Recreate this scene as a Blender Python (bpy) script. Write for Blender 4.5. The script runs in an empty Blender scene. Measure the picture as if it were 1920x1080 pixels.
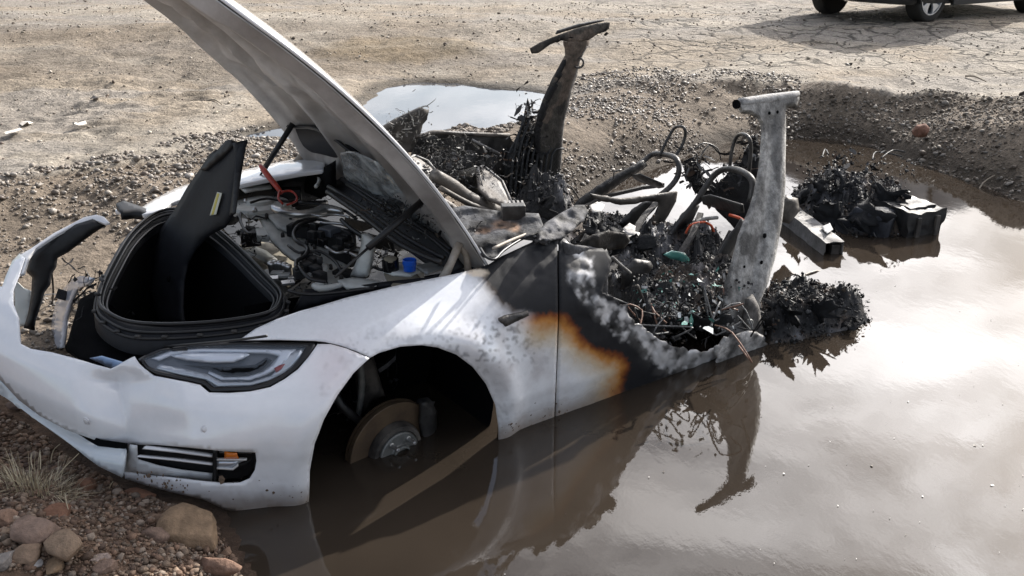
import bpy, math, random
import numpy as np
from mathutils import Vector, Matrix
from mathutils.geometry import delaunay_2d_cdt
random.seed(7); rng = np.random.default_rng(7)
S = bpy.context.scene
# ------------------------------------------------------------ camera, sky, sun, exposure
FPX, PITCH, CAMH = 1694.0, math.radians(21.5), 1.70
cd = bpy.data.cameras.new('camera'); cam = bpy.data.objects.new('camera', cd)
S.collection.objects.link(cam); S.camera = cam
cd.sensor_width = 36; cd.lens = 36*FPX/1920; cd.clip_start = .05; cd.clip_end = 2000
cam.location = (0, 0, CAMH); cam.rotation_euler = (math.pi/2-PITCH, 0, 0)
SUN_EL, SUN_AZ = math.radians(30.5), math.radians(38)      # azimuth clockwise from +Y
w = bpy.data.worlds.new('World'); S.world = w; w.use_nodes = True
nt = w.node_tree; nt.nodes.clear()
N = nt.nodes.new; L = nt.links.new
out = N('ShaderNodeOutputWorld'); bg = N('ShaderNodeBackground')
sky = N('ShaderNodeTexSky'); sky.sky_type = 'NISHITA'; sky.sun_disc = False
sky.sun_elevation = SUN_EL; sky.sun_rotation = SUN_AZ; sky.air_density = 1.0; sky.dust_density = 1.5
tc = N('ShaderNodeTexCoord'); mp = N('ShaderNodeMapping'); mp.inputs['Scale'].default_value = (1, 1, 2.6)
ns = N('ShaderNodeTexNoise'); ns.inputs['Scale'].default_value = 2.6; ns.inputs['Detail'].default_value = 7; ns.inputs['Roughness'].default_value = .6
ns.inputs['Distortion'].default_value = .5
cr = N('ShaderNodeValToRGB'); cr.color_ramp.elements[0].position = .40; cr.color_ramp.elements[1].position = .62
sd = (math.cos(SUN_EL)*math.sin(SUN_AZ), math.cos(SUN_EL)*math.cos(SUN_AZ), math.sin(SUN_EL))
dt = N('ShaderNodeVectorMath'); dt.operation = 'DOT_PRODUCT'; dt.inputs[1].default_value = sd
nrm = N('ShaderNodeVectorMath'); nrm.operation = 'NORMALIZE'
mr = N('ShaderNodeMapRange'); mr.inputs['From Min'].default_value = .25; mr.inputs['From Max'].default_value = 1.0
pw = N('ShaderNodeMath'); pw.operation = 'POWER'; pw.inputs[1].default_value = 2.6
cm = N('ShaderNodeMath'); cm.operation = 'MULTIPLY_ADD'; cm.inputs[1].default_value = 49.0; cm.inputs[2].default_value = 5.2   # cloud brightness near/away from sun
cc = N('ShaderNodeMix'); cc.data_type = 'RGBA'; cc.blend_type = 'MULTIPLY'; cc.inputs[0].default_value = 1
mx = N('ShaderNodeMix'); mx.data_type = 'RGBA'
L(tc.outputs['Generated'], mp.inputs[0]); L(mp.outputs[0], ns.inputs['Vector']); L(ns.outputs['Fac'], cr.inputs[0])
L(tc.outputs['Generated'], nrm.inputs[0]); L(nrm.outputs[0], dt.inputs[0]); L(dt.outputs['Value'], mr.inputs[0]); L(mr.outputs[0], pw.inputs[0])
L(pw.outputs[0], cm.inputs[0]); cc.inputs[6].default_value = (1, .965, .955, 1); g1 = N('ShaderNodeMath'); g1.operation = 'POWER'; g1.inputs[1].default_value = 16.0; L(mr.outputs[0], g1.inputs[0])
g2 = N('ShaderNodeMath'); g2.operation = 'MULTIPLY_ADD'; g2.inputs[1].default_value = 26.0; L(g1.outputs[0], g2.inputs[0]); L(cm.outputs[0], g2.inputs[2]); L(g2.outputs[0], cc.inputs[7])
cf = N('ShaderNodeMath'); cf.operation = 'MULTIPLY'; cf.inputs[1].default_value = .88; L(cr.outputs[0], cf.inputs[0])
L(cf.outputs[0], mx.inputs[0]); L(sky.outputs[0], mx.inputs[6]); L(cc.outputs[2], mx.inputs[7])
L(mx.outputs[2], bg.inputs[0]); bg.inputs[1].default_value = .105; L(bg.outputs[0], out.inputs[0])
sl = bpy.data.lights.new('sun', 'SUN'); sl.energy = 5.0; sl.angle = math.radians(.6); sl.color = (1, .945, .87)
so = bpy.data.objects.new('sun', sl); S.collection.objects.link(so)
so.rotation_euler = Vector(sd).to_track_quat('Z', 'Y').to_euler(); so.location = (20, 20, 20)
S.view_settings.view_transform = 'Standard'; S.view_settings.look = 'None'
S.view_settings.gamma = 1; S.view_settings.use_curve_mapping = False; S.view_settings.exposure = 0.65
S.cycles.sample_clamp_indirect = 6

# ------------------------------------------------------------ frames: the wreck's own frame (x back, y towards its left, z up)
MC = np.array([[0.817563, 0.567242, 0.099127], [-0.151917, 0.378514, -0.913043], [0.555438, -0.731412, -0.395633]]); TC = np.array([-1.67827, 0.64463, 3.35334])
C2W = np.array([[1,0,0],[0,-math.sin(PITCH),math.cos(PITCH)],[0,-math.cos(PITCH),-math.sin(PITCH)]])
AW = C2W@MC; TW = C2W@TC+np.array([0,0,CAMH]); OC = -MC.T@TC
def W3(p): return np.asarray(p, float).reshape(-1,3)@AW.T+TW
def rays(px, py):
    px = np.atleast_1d(np.asarray(px, float)); py = np.atleast_1d(np.asarray(py, float))
    return np.stack([(px-960)/FPX, (py-540)/FPX, np.ones_like(px)], -1)@MC
def ax(px, py, a, v):                    # point of the wreck seen at a picture point, on the plane a = v
    D = rays(px, py); i = 'xyz'.index(a); s = (v-OC[i])/D[:, i]
    return OC+D*s[:, None]
def A1(px, py, a, v): return ax(px, py, a, v)[0]
def LA(a, v): return lambda px, py: ax(px, py, a, v)
def LP(p1, p2, p3):                      # each (px,py,axis,value)
    P = [A1(*p) for p in (p1, p2, p3)]; n = np.cross(P[1]-P[0], P[2]-P[0])
    def f(px, py):
        D = rays(px, py); s = ((P[0]-OC)@n)/(D@n); return OC+D*s[:, None]
    return f
def WP(px, py, z):                       # world point on a level
    px = np.atleast_1d(np.asarray(px, float)); py = np.atleast_1d(np.asarray(py, float))
    r = np.stack([(px-960)/FPX, (py-540)/FPX, np.ones_like(px)], -1)@C2W.T
    return np.array([0, 0, CAMH])+r*((z-CAMH)/r[:, 2])[:, None]
def LW(z):
    def f(px, py): return (WP(px, py, z)-TW)@AW
    return f
X0 = -.10
def Wd(x):
    u = np.clip((x-X0)/(.95-X0), 0, 1)
    return np.where(x > .95, .965-np.clip(x-.95, 0, 9)*.01, .965*(1-(1-u)**2.7)**(1/2.3))-(x < X0)
def crown(x): return np.interp(x, [-.1,.1,.3,.5,.7,.9,1.1,1.3,1.6,2.0,3.5], [.62,.66,.70,.75,.80,.85,.885,.92,.985,1.0,1.0])
def FB(p):
    x, y, z = p[..., 0], p[..., 1], p[..., 2]
    pop = np.clip((.6-y)/.9, 0, 1); pop = .17*pop*pop*(3-2*pop)
    x = x+pop
    s = np.interp(z, [.0,.25,.32,.42,.5,.58,.64,.7,.8,1.0], [.03,.02,.0,.02,.0,.0,.03,.08,.25,.6])
    h = crown(x)-z+pop*.3; u = np.clip((.26-h)/.26, 0, 1)
    g = .34*(1-np.sqrt(np.clip(1-u*u, 0, 1)))
    g = g+np.interp(z, [0,.2,.35,.45,.6,.7], [.05,.03,.015,.0,.0,.01])
    bul = .022*np.exp(-((np.hypot(x-.93, z-.36)-.40)/.05)**2)*(y > .5)      # arch flare
    return np.where(h < 0, 1.0, np.abs(y)+g-bul-Wd(x-s))
def LB(off=0):
    def f(px, py):
        D = rays(px, py); ts = np.linspace(1.9, 5.3, 500); n = len(D); hi = np.full(n, np.nan); lo = hi.copy()
        for a in range(0, n, 3000):
            d = D[a:a+3000]; v = FB(OC+d[:, None, :]*ts[None, :, None]) < off
            i = np.argmax(v, 1); ok = v.any(1)
            hi[a:a+3000] = np.where(ok, ts[i], np.nan); lo[a:a+3000] = ts[np.maximum(i-1, 0)]
        bad = np.isnan(hi)
        if bad.any() and (~bad).any():
            g = np.where(~bad)[0]; P = np.stack([px, py], -1)
            for k in np.where(bad)[0]:
                j = g[np.argmin(((P[g]-P[k])**2).sum(1))]; hi[k] = hi[j]; lo[k] = lo[j]
        keep = hi.copy()
        for _ in range(16):
            m = (lo+hi)/2; q = FB(OC+D*m[:, None]) < off
            hi = np.where(q, m, hi); lo = np.where(q, lo, m)
        hi = np.where(bad, keep, hi)
        return OC+D*hi[:, None]
    return f
# ------------------------------------------------------------ numpy noise and 2-D helpers
def _h(i, j, k):
    n = (i*374761393+j*668265263+k*2147483647*3+k*1274126177) & 0xffffffff
    n = ((n ^ (n >> 13))*1274126177) & 0xffffffff
    return ((n ^ (n >> 16)) & 0xffff)/65535.0
def vnoise(p):
    p = np.asarray(p, float)
    if p.shape[-1] == 2: p = np.concatenate([p, np.zeros(p.shape[:-1]+(1,))], -1)
    f = np.floor(p); i = f.astype(np.int64); u = p-f; u = u*u*(3-2*u)
    r = 0
    for a in (0, 1):
        for b in (0, 1):
            for c in (0, 1):
                wgt = (u[..., 0] if a else 1-u[..., 0])*(u[..., 1] if b else 1-u[..., 1])*(u[..., 2] if c else 1-u[..., 2])
                r = r+wgt*_h(i[..., 0]+a, i[..., 1]+b, i[..., 2]+c)
    return r
def fbm(p, o=4):
    p = np.asarray(p, float); r = 0; a = .5; t = 0
    for k in range(o):
        r = r+a*vnoise(p*2**k+17.3*k); t += a; a *= .5
    return r/t
def sstep(a, b, x):
    u = np.clip((x-a)/(b-a), 0, 1); return u*u*(3-2*u)
def inpoly(P, poly):
    P = np.asarray(P, float); x, y = P[:, 0], P[:, 1]; c = np.zeros(len(P), bool); n = len(poly)
    for i in range(n):
        x1, y1 = poly[i]; x2, y2 = poly[(i+1) % n]
        if y1 == y2: continue
        c ^= ((y1 > y) != (y2 > y)) & (x < (x2-x1)*(y-y1)/(y2-y1)+x1)
    return c
def dline(P, pts, closed=False):
    P = np.asarray(P, float); d = np.full(len(P), 1e9); n = len(pts)
    for i in range(n if closed else n-1):
        a = np.array(pts[i], float); b = np.array(pts[(i+1) % n], float); ab = b-a
        t = np.clip(((P-a)@ab)/max(ab@ab, 1e-12), 0, 1)
        d = np.minimum(d, np.hypot(*(P-a-t[:, None]*ab).T))
    return d
def smooth_line(pts, n=4, closed=False):
    pts = [np.array(p, float) for p in pts]; m = len(pts); o = []
    for i in range(m if closed else m-1):
        g = (lambda k: pts[k % m]) if closed else (lambda k: pts[min(max(k, 0), m-1)])
        a, b, c, d = g(i-1), g(i), g(i+1), g(i+2)
        for k in range(n):
            t = k/n
            o.append(.5*((2*b)+(c-a)*t+(2*a-5*b+4*c-d)*t*t+(3*b-a-3*c+d)*t**3))
    if not closed: o.append(pts[-1])
    return o
# ------------------------------------------------------------ materials
def mat(name, col=(.5, .5, .5), rough=.5, metal=0., attr=False, var=.0, vs=8., col2=None, bump=0., bs=40., coat=0., spec=.5, rvar=0.):
    m = bpy.data.materials.new(name); m.use_nodes = True; t = m.node_tree; b = t.nodes['Principled BSDF']
    b.inputs['Roughness'].default_value = rough; b.inputs['Metallic'].default_value = metal
    b.inputs['Coat Weight'].default_value = coat; b.inputs['Coat Roughness'].default_value = .06; b.inputs['Specular IOR Level'].default_value = spec
    nn = t.nodes.new; l = t.links.new; tc = nn('ShaderNodeTexCoord')
    if attr:
        a = nn('ShaderNodeAttribute'); a.attribute_name = 'col'; src = a.outputs['Color']
    else:
        a = nn('ShaderNodeRGB'); a.outputs[0].default_value = (*col, 1); src = a.outputs[0]
    if var or col2:
        n1 = nn('ShaderNodeTexNoise'); n1.inputs['Scale'].default_value = vs; n1.inputs['Detail'].default_value = 8; n1.inputs['Roughness'].default_value = .65
        l(tc.outputs['Object'], n1.inputs['Vector'])
        r = nn('ShaderNodeMapRange'); r.inputs['From Min'].default_value = .35; r.inputs['From Max'].default_value = .65
        l(n1.outputs['Fac'], r.inputs[0])
        mx = nn('ShaderNodeMix'); mx.data_type = 'RGBA'
        if col2:
            l(r.outputs[0], mx.inputs[0]); l(src, mx.inputs[6]); mx.inputs[7].default_value = (*col2, 1)
        else:
            r.inputs['To Min'].default_value = 1-var; r.inputs['To Max'].default_value = 1+var
            mx.blend_type = 'MULTIPLY'; mx.inputs[0].default_value = 1; l(src, mx.inputs[6]); l(r.outputs[0], mx.inputs[7])
        src = mx.outputs[2]
        if rvar:
            r2 = nn('ShaderNodeMapRange'); r2.inputs['From Min'].default_value = .35; r2.inputs['From Max'].default_value = .65
            r2.inputs['To Min'].default_value = max(0, rough-rvar); r2.inputs['To Max'].default_value = min(1, rough+rvar)
            l(n1.outputs['Fac'], r2.inputs[0]); l(r2.outputs[0], b.inputs['Roughness'])
    l(src, b.inputs['Base Color'])
    if bump:
        n2 = nn('ShaderNodeTexNoise'); n2.inputs['Scale'].default_value = bs; n2.inputs['Detail'].default_value = 6; n2.inputs['Roughness'].default_value = .6
        l(tc.outputs['Object'], n2.inputs['Vector'])
        bp = nn('ShaderNodeBump'); bp.inputs['Strength'].default_value = bump; bp.inputs['Distance'].default_value = .01
        l(n2.outputs['Fac'], bp.inputs['Height']); l(bp.outputs[0], b.inputs['Normal'])
    return m
MT = {}
# ------------------------------------------------------------ mesh building
def wloc(o):
    p = Vector((0, 0, 0))
    while o: p += o.location; o = o.parent
    return p
def setp(o, label=None, cat=None, group=None, kind=None):
    for k, v in (('label', label), ('category', cat), ('group', group), ('kind', kind)):
        if v: o[k] = v
    return o
def thing(name, loc, label, cat, group=None):
    o = bpy.data.objects.new(name, None); S.collection.objects.link(o); o.location = loc; o.empty_display_size = .1
    return setp(o, label, cat, group)
class MB:
    def __init__(s): s.V = []; s.F = []; s.C = []; s.n = 0
    def add(s, v, f, c=None):
        v = np.asarray(v, float).reshape(-1, 3)
        s.V.append(v); s.F += [tuple(int(i)+s.n for i in q) for q in f]; s.n += len(v)
        s.C.append(np.ones((len(v), 4))*.5 if c is None else (np.tile(np.r_[np.array(c, float)[:3], 1], (len(v), 1)) if np.ndim(c) == 1 else np.c_[np.asarray(c)[:, :3], np.ones(len(v)) if np.shape(c)[1] == 3 else np.asarray(c)[:, 3]]))
        return s
    def tube(s, pts, r, seg=8, col=None, smooth=3, caps=True):      # pts world
        P = np.array(smooth_line(pts, smooth) if smooth > 1 and len(pts) > 2 else pts, float); n = len(P)
        R = np.full(n, r) if np.isscalar(r) else np.interp(np.linspace(0, 1, n), np.linspace(0, 1, len(r)), r)
        T = np.gradient(P, axis=0); T /= np.maximum(np.linalg.norm(T, axis=1), 1e-9)[:, None]
        u = np.cross(T[0], [0, 0, 1.]);
        if np.linalg.norm(u) < .1: u = np.cross(T[0], [0, 1., 0])
        V = []
        for k in range(n):
            u = u-T[k]*(u@T[k]); u /= np.linalg.norm(u); v = np.cross(T[k], u)
            a = np.arange(seg)*2*math.pi/seg
            V.append(P[k]+R[k]*(np.cos(a)[:, None]*u+np.sin(a)[:, None]*v))
        F = [(k*seg+j, k*seg+(j+1) % seg, (k+1)*seg+(j+1) % seg, (k+1)*seg+j) for k in range(n-1) for j in range(seg)]
        if caps: F += [tuple(range(seg))[::-1], tuple((n-1)*seg+j for j in range(seg))]
        return s.add(np.concatenate(V), F, col)
    def bar(s, p1, p2, w, h, up=(0, 0, 1), col=None, taper=1.):     # box between two points
        p1 = np.array(p1, float); p2 = np.array(p2, float); d = p2-p1; d /= np.linalg.norm(d)
        x = np.cross(d, up); x /= np.linalg.norm(x); z = np.cross(x, d)
        V = [p+a*x*w/2*k+b*z*h/2*k for p, k in ((p1, 1), (p2, taper)) for a, b in ((-1, -1), (1, -1), (1, 1), (-1, 1))]
        return s.add(V, [(0, 1, 2, 3), (7, 6, 5, 4), (0, 4, 5, 1), (1, 5, 6, 2), (2, 6, 7, 3), (3, 7, 4, 0)], col)
    def box(s, c, sz, axes=None, col=None):
        c = np.array(c, float); A = np.eye(3) if axes is None else np.array(axes, float)
        V = [c+(a*A[0]*sz[0]+b*A[1]*sz[1]+e*A[2]*sz[2])/2 for a in (-1, 1) for b in (-1, 1) for e in (-1, 1)]
        return s.add(V, [(0, 1, 3, 2), (4, 6, 7, 5), (0, 4, 5, 1), (2, 3, 7, 6), (0, 2, 6, 4), (1, 5, 7, 3)], col)
    def lathe(s, c, axis, prof, seg=24, col=None):                  # prof [(r, d)] along axis
        axis = np.array(axis, float); axis /= np.linalg.norm(axis)
        u = np.cross(axis, [0, 0, 1.]);
        if np.linalg.norm(u) < .1: u = np.cross(axis, [0, 1., 0])
        u /= np.linalg.norm(u); v = np.cross(axis, u); a = np.arange(seg)*2*math.pi/seg
        V = np.concatenate([np.array(c)+d*axis+r*(np.cos(a)[:, None]*u+np.sin(a)[:, None]*v) for r, d in prof]); n = len(prof)
        F = [(k*seg+j, k*seg+(j+1) % seg, (k+1)*seg+(j+1) % seg, (k+1)*seg+j) for k in range(n-1) for j in range(seg)]
        F += [tuple(range(seg))[::-1], tuple((n-1)*seg+j for j in range(seg))]
        return s.add(V, F, col)
    def grid(s, G, col=None, closed=False):
        G = np.asarray(G); a, b = G.shape[:2]
        F = [(i*b+j, i*b+j+1, (i+1)*b+j+1, (i+1)*b+j) for i in range(a-1) for j in range(b-1)]
        if closed: F += [(i*b+b-1, i*b, (i+1)*b, (i+1)*b+b-1) for i in range(a-1)]
        return s.add(G.reshape(-1, 3), F, None if col is None else (col if np.ndim(col) == 1 else np.asarray(col).reshape(-1, np.shape(col)[-1])))
    def build(s, name, m, parent=None, smooth=True, solid=0., bevel=0., off=-1., kind=None, label=None, recalc=True, at=None, angle=None):
        V = np.concatenate(s.V); o0 = np.array(wloc(parent)) if parent else (np.zeros(3) if at is None else np.array(at))
        me = bpy.data.meshes.new(name); me.from_pydata((V-o0).tolist(), [], s.F)
        if recalc and len(s.F) < 60000:
            import bmesh
            b = bmesh.new(); b.from_mesh(me); bmesh.ops.recalc_face_normals(b, faces=b.faces); b.to_mesh(me); b.free()
        ca = me.color_attributes.new('col', 'FLOAT_COLOR', 'POINT'); ca.data.foreach_set('color', np.concatenate(s.C).astype(np.float32).ravel())
        me.materials.append(MT[m] if isinstance(m, str) else m)
        if smooth:
            me.polygons.foreach_set('use_smooth', [True]*len(me.polygons))
        o = bpy.data.objects.new(name, me); S.collection.objects.link(o)
        if parent: o.parent = parent
        elif at is not None: o.location = at
        if smooth and angle:
            me.set_sharp_from_angle(angle=math.radians(angle))
        if solid:
            q = o.modifiers.new('thickness', 'SOLIDIFY'); q.thickness = solid; q.offset = off
        if bevel:
            q = o.modifiers.new('bevel', 'BEVEL'); q.width = bevel; q.segments = 2; q.limit_method = 'ANGLE'; q.angle_limit = math.radians(50)
        return setp(o, label, None, None, kind)
CAMW = np.array([0, 0, CAMH])
def tri_px(poly, step, holes=(), jit=.25):
    def dens(p):
        o = []
        for i in range(len(p)):
            a = np.array(p[i], float); b = np.array(p[(i+1) % len(p)], float); k = max(1, int(round(np.hypot(*(b-a))/step)))
            o += [a+(b-a)*j/k for j in range(k)]
        return o
    loops = [dens(poly)]+[dens(h) for h in holes]
    x0, y0 = np.min(loops[0], 0); x1, y1 = np.max(loops[0], 0)
    gx, gy = np.meshgrid(np.arange(x0, x1, step), np.arange(y0, y1, step*.87)); gx[1::2] += step/2
    G = np.stack([gx.ravel(), gy.ravel()], -1); G += (np.random.default_rng(3).random(G.shape)-.5)*step*jit
    k = inpoly(G, loops[0]); e = dline(G, loops[0], True)
    for h in loops[1:]: k &= ~inpoly(G, h); e = np.minimum(e, dline(G, h, True))
    G = G[k & (e > step*.55)]
    pts = []; edges = []
    for lp in loops:
        n0 = len(pts); pts += [tuple(q) for q in lp]; edges += [(n0+i, n0+(i+1) % len(lp)) for i in range(len(lp))]
    pts += [tuple(q) for q in G]
    r = delaunay_2d_cdt([Vector(q) for q in pts], edges, [], 0, 1e-4)
    P = np.array([tuple(v) for v in r[0]]); T = np.array(r[2]); c = P[T].mean(1)
    k = inpoly(c, loops[0])
    for h in loops[1:]: k &= ~inpoly(c, h)
    a_, b_, d_ = P[T[:, 0]], P[T[:, 1]], P[T[:, 2]]; k &= np.abs((b_-a_)[:, 0]*(d_-a_)[:, 1]-(b_-a_)[:, 1]*(d_-a_)[:, 0])/2 > .0015*step*step
    return P, T[k], loops
def ragged(poly, amp, test=None, step=5., seed=0):
    o = []; n = len(poly)
    for i in range(n):
        a = np.array(poly[i], float); b = np.array(poly[(i+1) % n], float); k = max(1, int(np.hypot(*(b-a))/step)); t = (b-a)/max(1e-6, np.hypot(*(b-a))); nn_ = np.array([-t[1], t[0]])
        for j in range(k):
            p = a+(b-a)*j/k
            if test is None or test(p): p = p+nn_*amp*2*(float(fbm((p*.11+seed)[None], 3)[0])-.5)*1.6+nn_*amp*.7*(float(vnoise((p*.37+seed)[None])[0])-.5)
            o.append(tuple(p))
    return o
def dented_box(c, sz, A, amp=.012, m=10, col=None, seed=0.):
    A = np.array([np.array(q, float) for q in A]); mb = MB()
    for ax_i in range(3):
        for sgn in (-1, 1):
            u, v = [k for k in range(3) if k != ax_i]; s_, t_ = np.meshgrid(np.linspace(-1, 1, m), np.linspace(-1, 1, m)); q = np.zeros((m, m, 3)); q[..., ax_i] = sgn; q[..., u] = s_; q[..., v] = t_
            p = np.array(c)+(q*np.array(sz)/2)@A
            for k in range(3): p[..., k] += amp*2*(fbm(p*9+seed+31*k, 3)-.5)
            mb.grid(p, col)
    return mb
def panel(poly, lift, step=8, holes=(), bulge=0., bw=10., disp=None, color=None, mb=None, rough=0., fold=False):
    """A sheet whose outline was measured in the photograph, laid on a real surface of the wreck; bulge rounds it towards its edges."""
    P, T, loops = tri_px(poly, step, holes)
    C = lift(P[:, 0], P[:, 1])
    if bulge or disp or rough:
        d = C-OC; d /= np.linalg.norm(d, axis=1)[:, None]; off = np.zeros(len(P))
        if bulge:
            e = dline(P, loops[0], True)
            for h in loops[1:]: e = np.minimum(e, dline(P, h, True))
            off -= bulge*(np.clip(e/bw, 0, 1) if fold else np.sqrt(np.clip(1-(1-np.clip(e/bw, 0, 1))**2, 0, 1)))
        if rough: off += rough*(fbm(C*14, 4)-.5)*2
        if disp: off += disp(P)
        C = C+d*off[:, None]
    mb = mb or MB(); mb.add(W3(C), T, None if color is None else (color(P, C) if callable(color) else color))
    return mb
def W1(px, py, a, v): return W3(A1(px, py, a, v))[0]
def rock_mesh(mb, c, size, seed, sub=2, col=None, rot=None):
    import bmesh
    b = bmesh.new(); bmesh.ops.create_icosphere(b, subdivisions=sub, radius=1)
    V = np.array([v.co[:] for v in b.verts]); F = [[v.index for v in f.verts] for f in b.faces]; b.free()
    r = np.random.default_rng(seed)
    for k in range(13):                                   # facets
        n = r.normal(size=3); n /= np.linalg.norm(n); d = r.uniform(.5, .88); q = V@n
        V = V-np.clip(q-d, 0, 9)[:, None]*n*.9
    V *= 1+.22*(fbm(V*1.3+seed*3.1, 4)-.5)[:, None]+.09*(fbm(V*6+seed, 3)-.5)[:, None]
    V = V*np.array(size)
    a = rot if rot is not None else r.uniform(0, 6.28); R = np.array([[math.cos(a), -math.sin(a), 0], [math.sin(a), math.cos(a), 0], [0, 0, 1]])
    mb.add(V@R.T+np.array(c), F, col); return mb
def cluster(mb, c, sz, n, size, pal, kinds=('shard', 'strip', 'wire', 'lump', 'shard'), r=None, flat=.0):
    """scorched bits: crumpled flakes, lumps and curled wires, centres in an ellipsoid (world) or given by a function"""
    r = r or rng
    P = c(n) if callable(c) else np.array(c)+r.normal(size=(n, 3))*np.array(sz)*.5
    for p in P:
        k = kinds[r.integers(len(kinds))]; s = size*min(2.4, r.lognormal(0, .5)); col = np.array(pal[r.integers(len(pal))])*r.uniform(.6, 1.4)
        if k == 'shard':
            u = r.normal(size=3); u /= np.linalg.norm(u); v = np.cross(u, r.normal(size=3)); v /= np.linalg.norm(v); w = np.cross(u, v)
            a = s*r.uniform(.4, 2.2); b = s*r.uniform(.25, .9)
            V = [p-a*u-b*v, p-a*u*.9+b*v, p+r.normal()*w*s*.4-b*v*1.1, p+r.normal()*w*s*.4+b*v, p+a*u-b*v*r.random()+w*s*r.normal()*.4, p+a*u*.8+b*v*r.random()]
            mb.add(V, [(0, 1, 3, 2), (2, 3, 5, 4)], col)
        elif k == 'lump':
            V = np.array([[1, 0, 0], [-1, 0, 0], [0, 1, 0], [0, -1, 0], [0, 0, 1], [0, 0, -1]])*r.uniform(.3, 1.1, (6, 1))*s*.8+r.normal(size=(6, 3))*s*.15
            mb.add(V+p, [(0, 2, 4), (2, 1, 4), (1, 3, 4), (3, 0, 4), (2, 0, 5), (1, 2, 5), (3, 1, 5), (0, 3, 5)], col)
        elif k == 'strip':
            q = [p]; d = r.normal(size=3); d[2] *= .5; d /= np.linalg.norm(d); sd_ = np.cross(d, r.normal(size=3)); sd_ /= np.linalg.norm(sd_); L_ = r.integers(3, 6); V = []
            for i in range(L_):
                V += [q[-1]-sd_*s*.28, q[-1]+sd_*s*.28]; d = d+r.normal(size=3)*.38; d /= np.linalg.norm(d); sd_ = sd_+r.normal(size=3)*.2; sd_ /= np.linalg.norm(sd_); q.append(q[-1]+d*s*1.5)
            mb.add(V, [(2*i, 2*i+1, 2*i+3, 2*i+2) for i in range(L_-1)], col)
        elif k == 'clod':
            c0, f0 = ICO2; V = c0*r.uniform(.6, 1.5, 3)*s*.8*(1+.7*(fbm(c0*1.7+p*37, 2)-.5))[:, None]; mb.add(V+p, f0, col)
        else:
            q = [p]; d = r.normal(size=3)
            for _ in range(r.integers(3, 6)):
                d = d*.6+r.normal(size=3)*.8; d /= np.linalg.norm(d); q.append(q[-1]+d*s*1.3)
            mb.tube(q, .0014, 4, col, 2, False)
    return mb
import bmesh as _bm
_b = _bm.new(); _bm.ops.create_icosphere(_b, subdivisions=2, radius=1); ICO2 = (np.array([v.co[:] for v in _b.verts]), [[v.index for v in f.verts] for f in _b.faces]); _b.free()
CHAR = [(.010,.010,.011)]*9+[(.022,.022,.024)]*5+[(.05,.05,.05)]*2+[(.12,.12,.12), (.06,.035,.022), (.09,.075,.06)]
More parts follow.
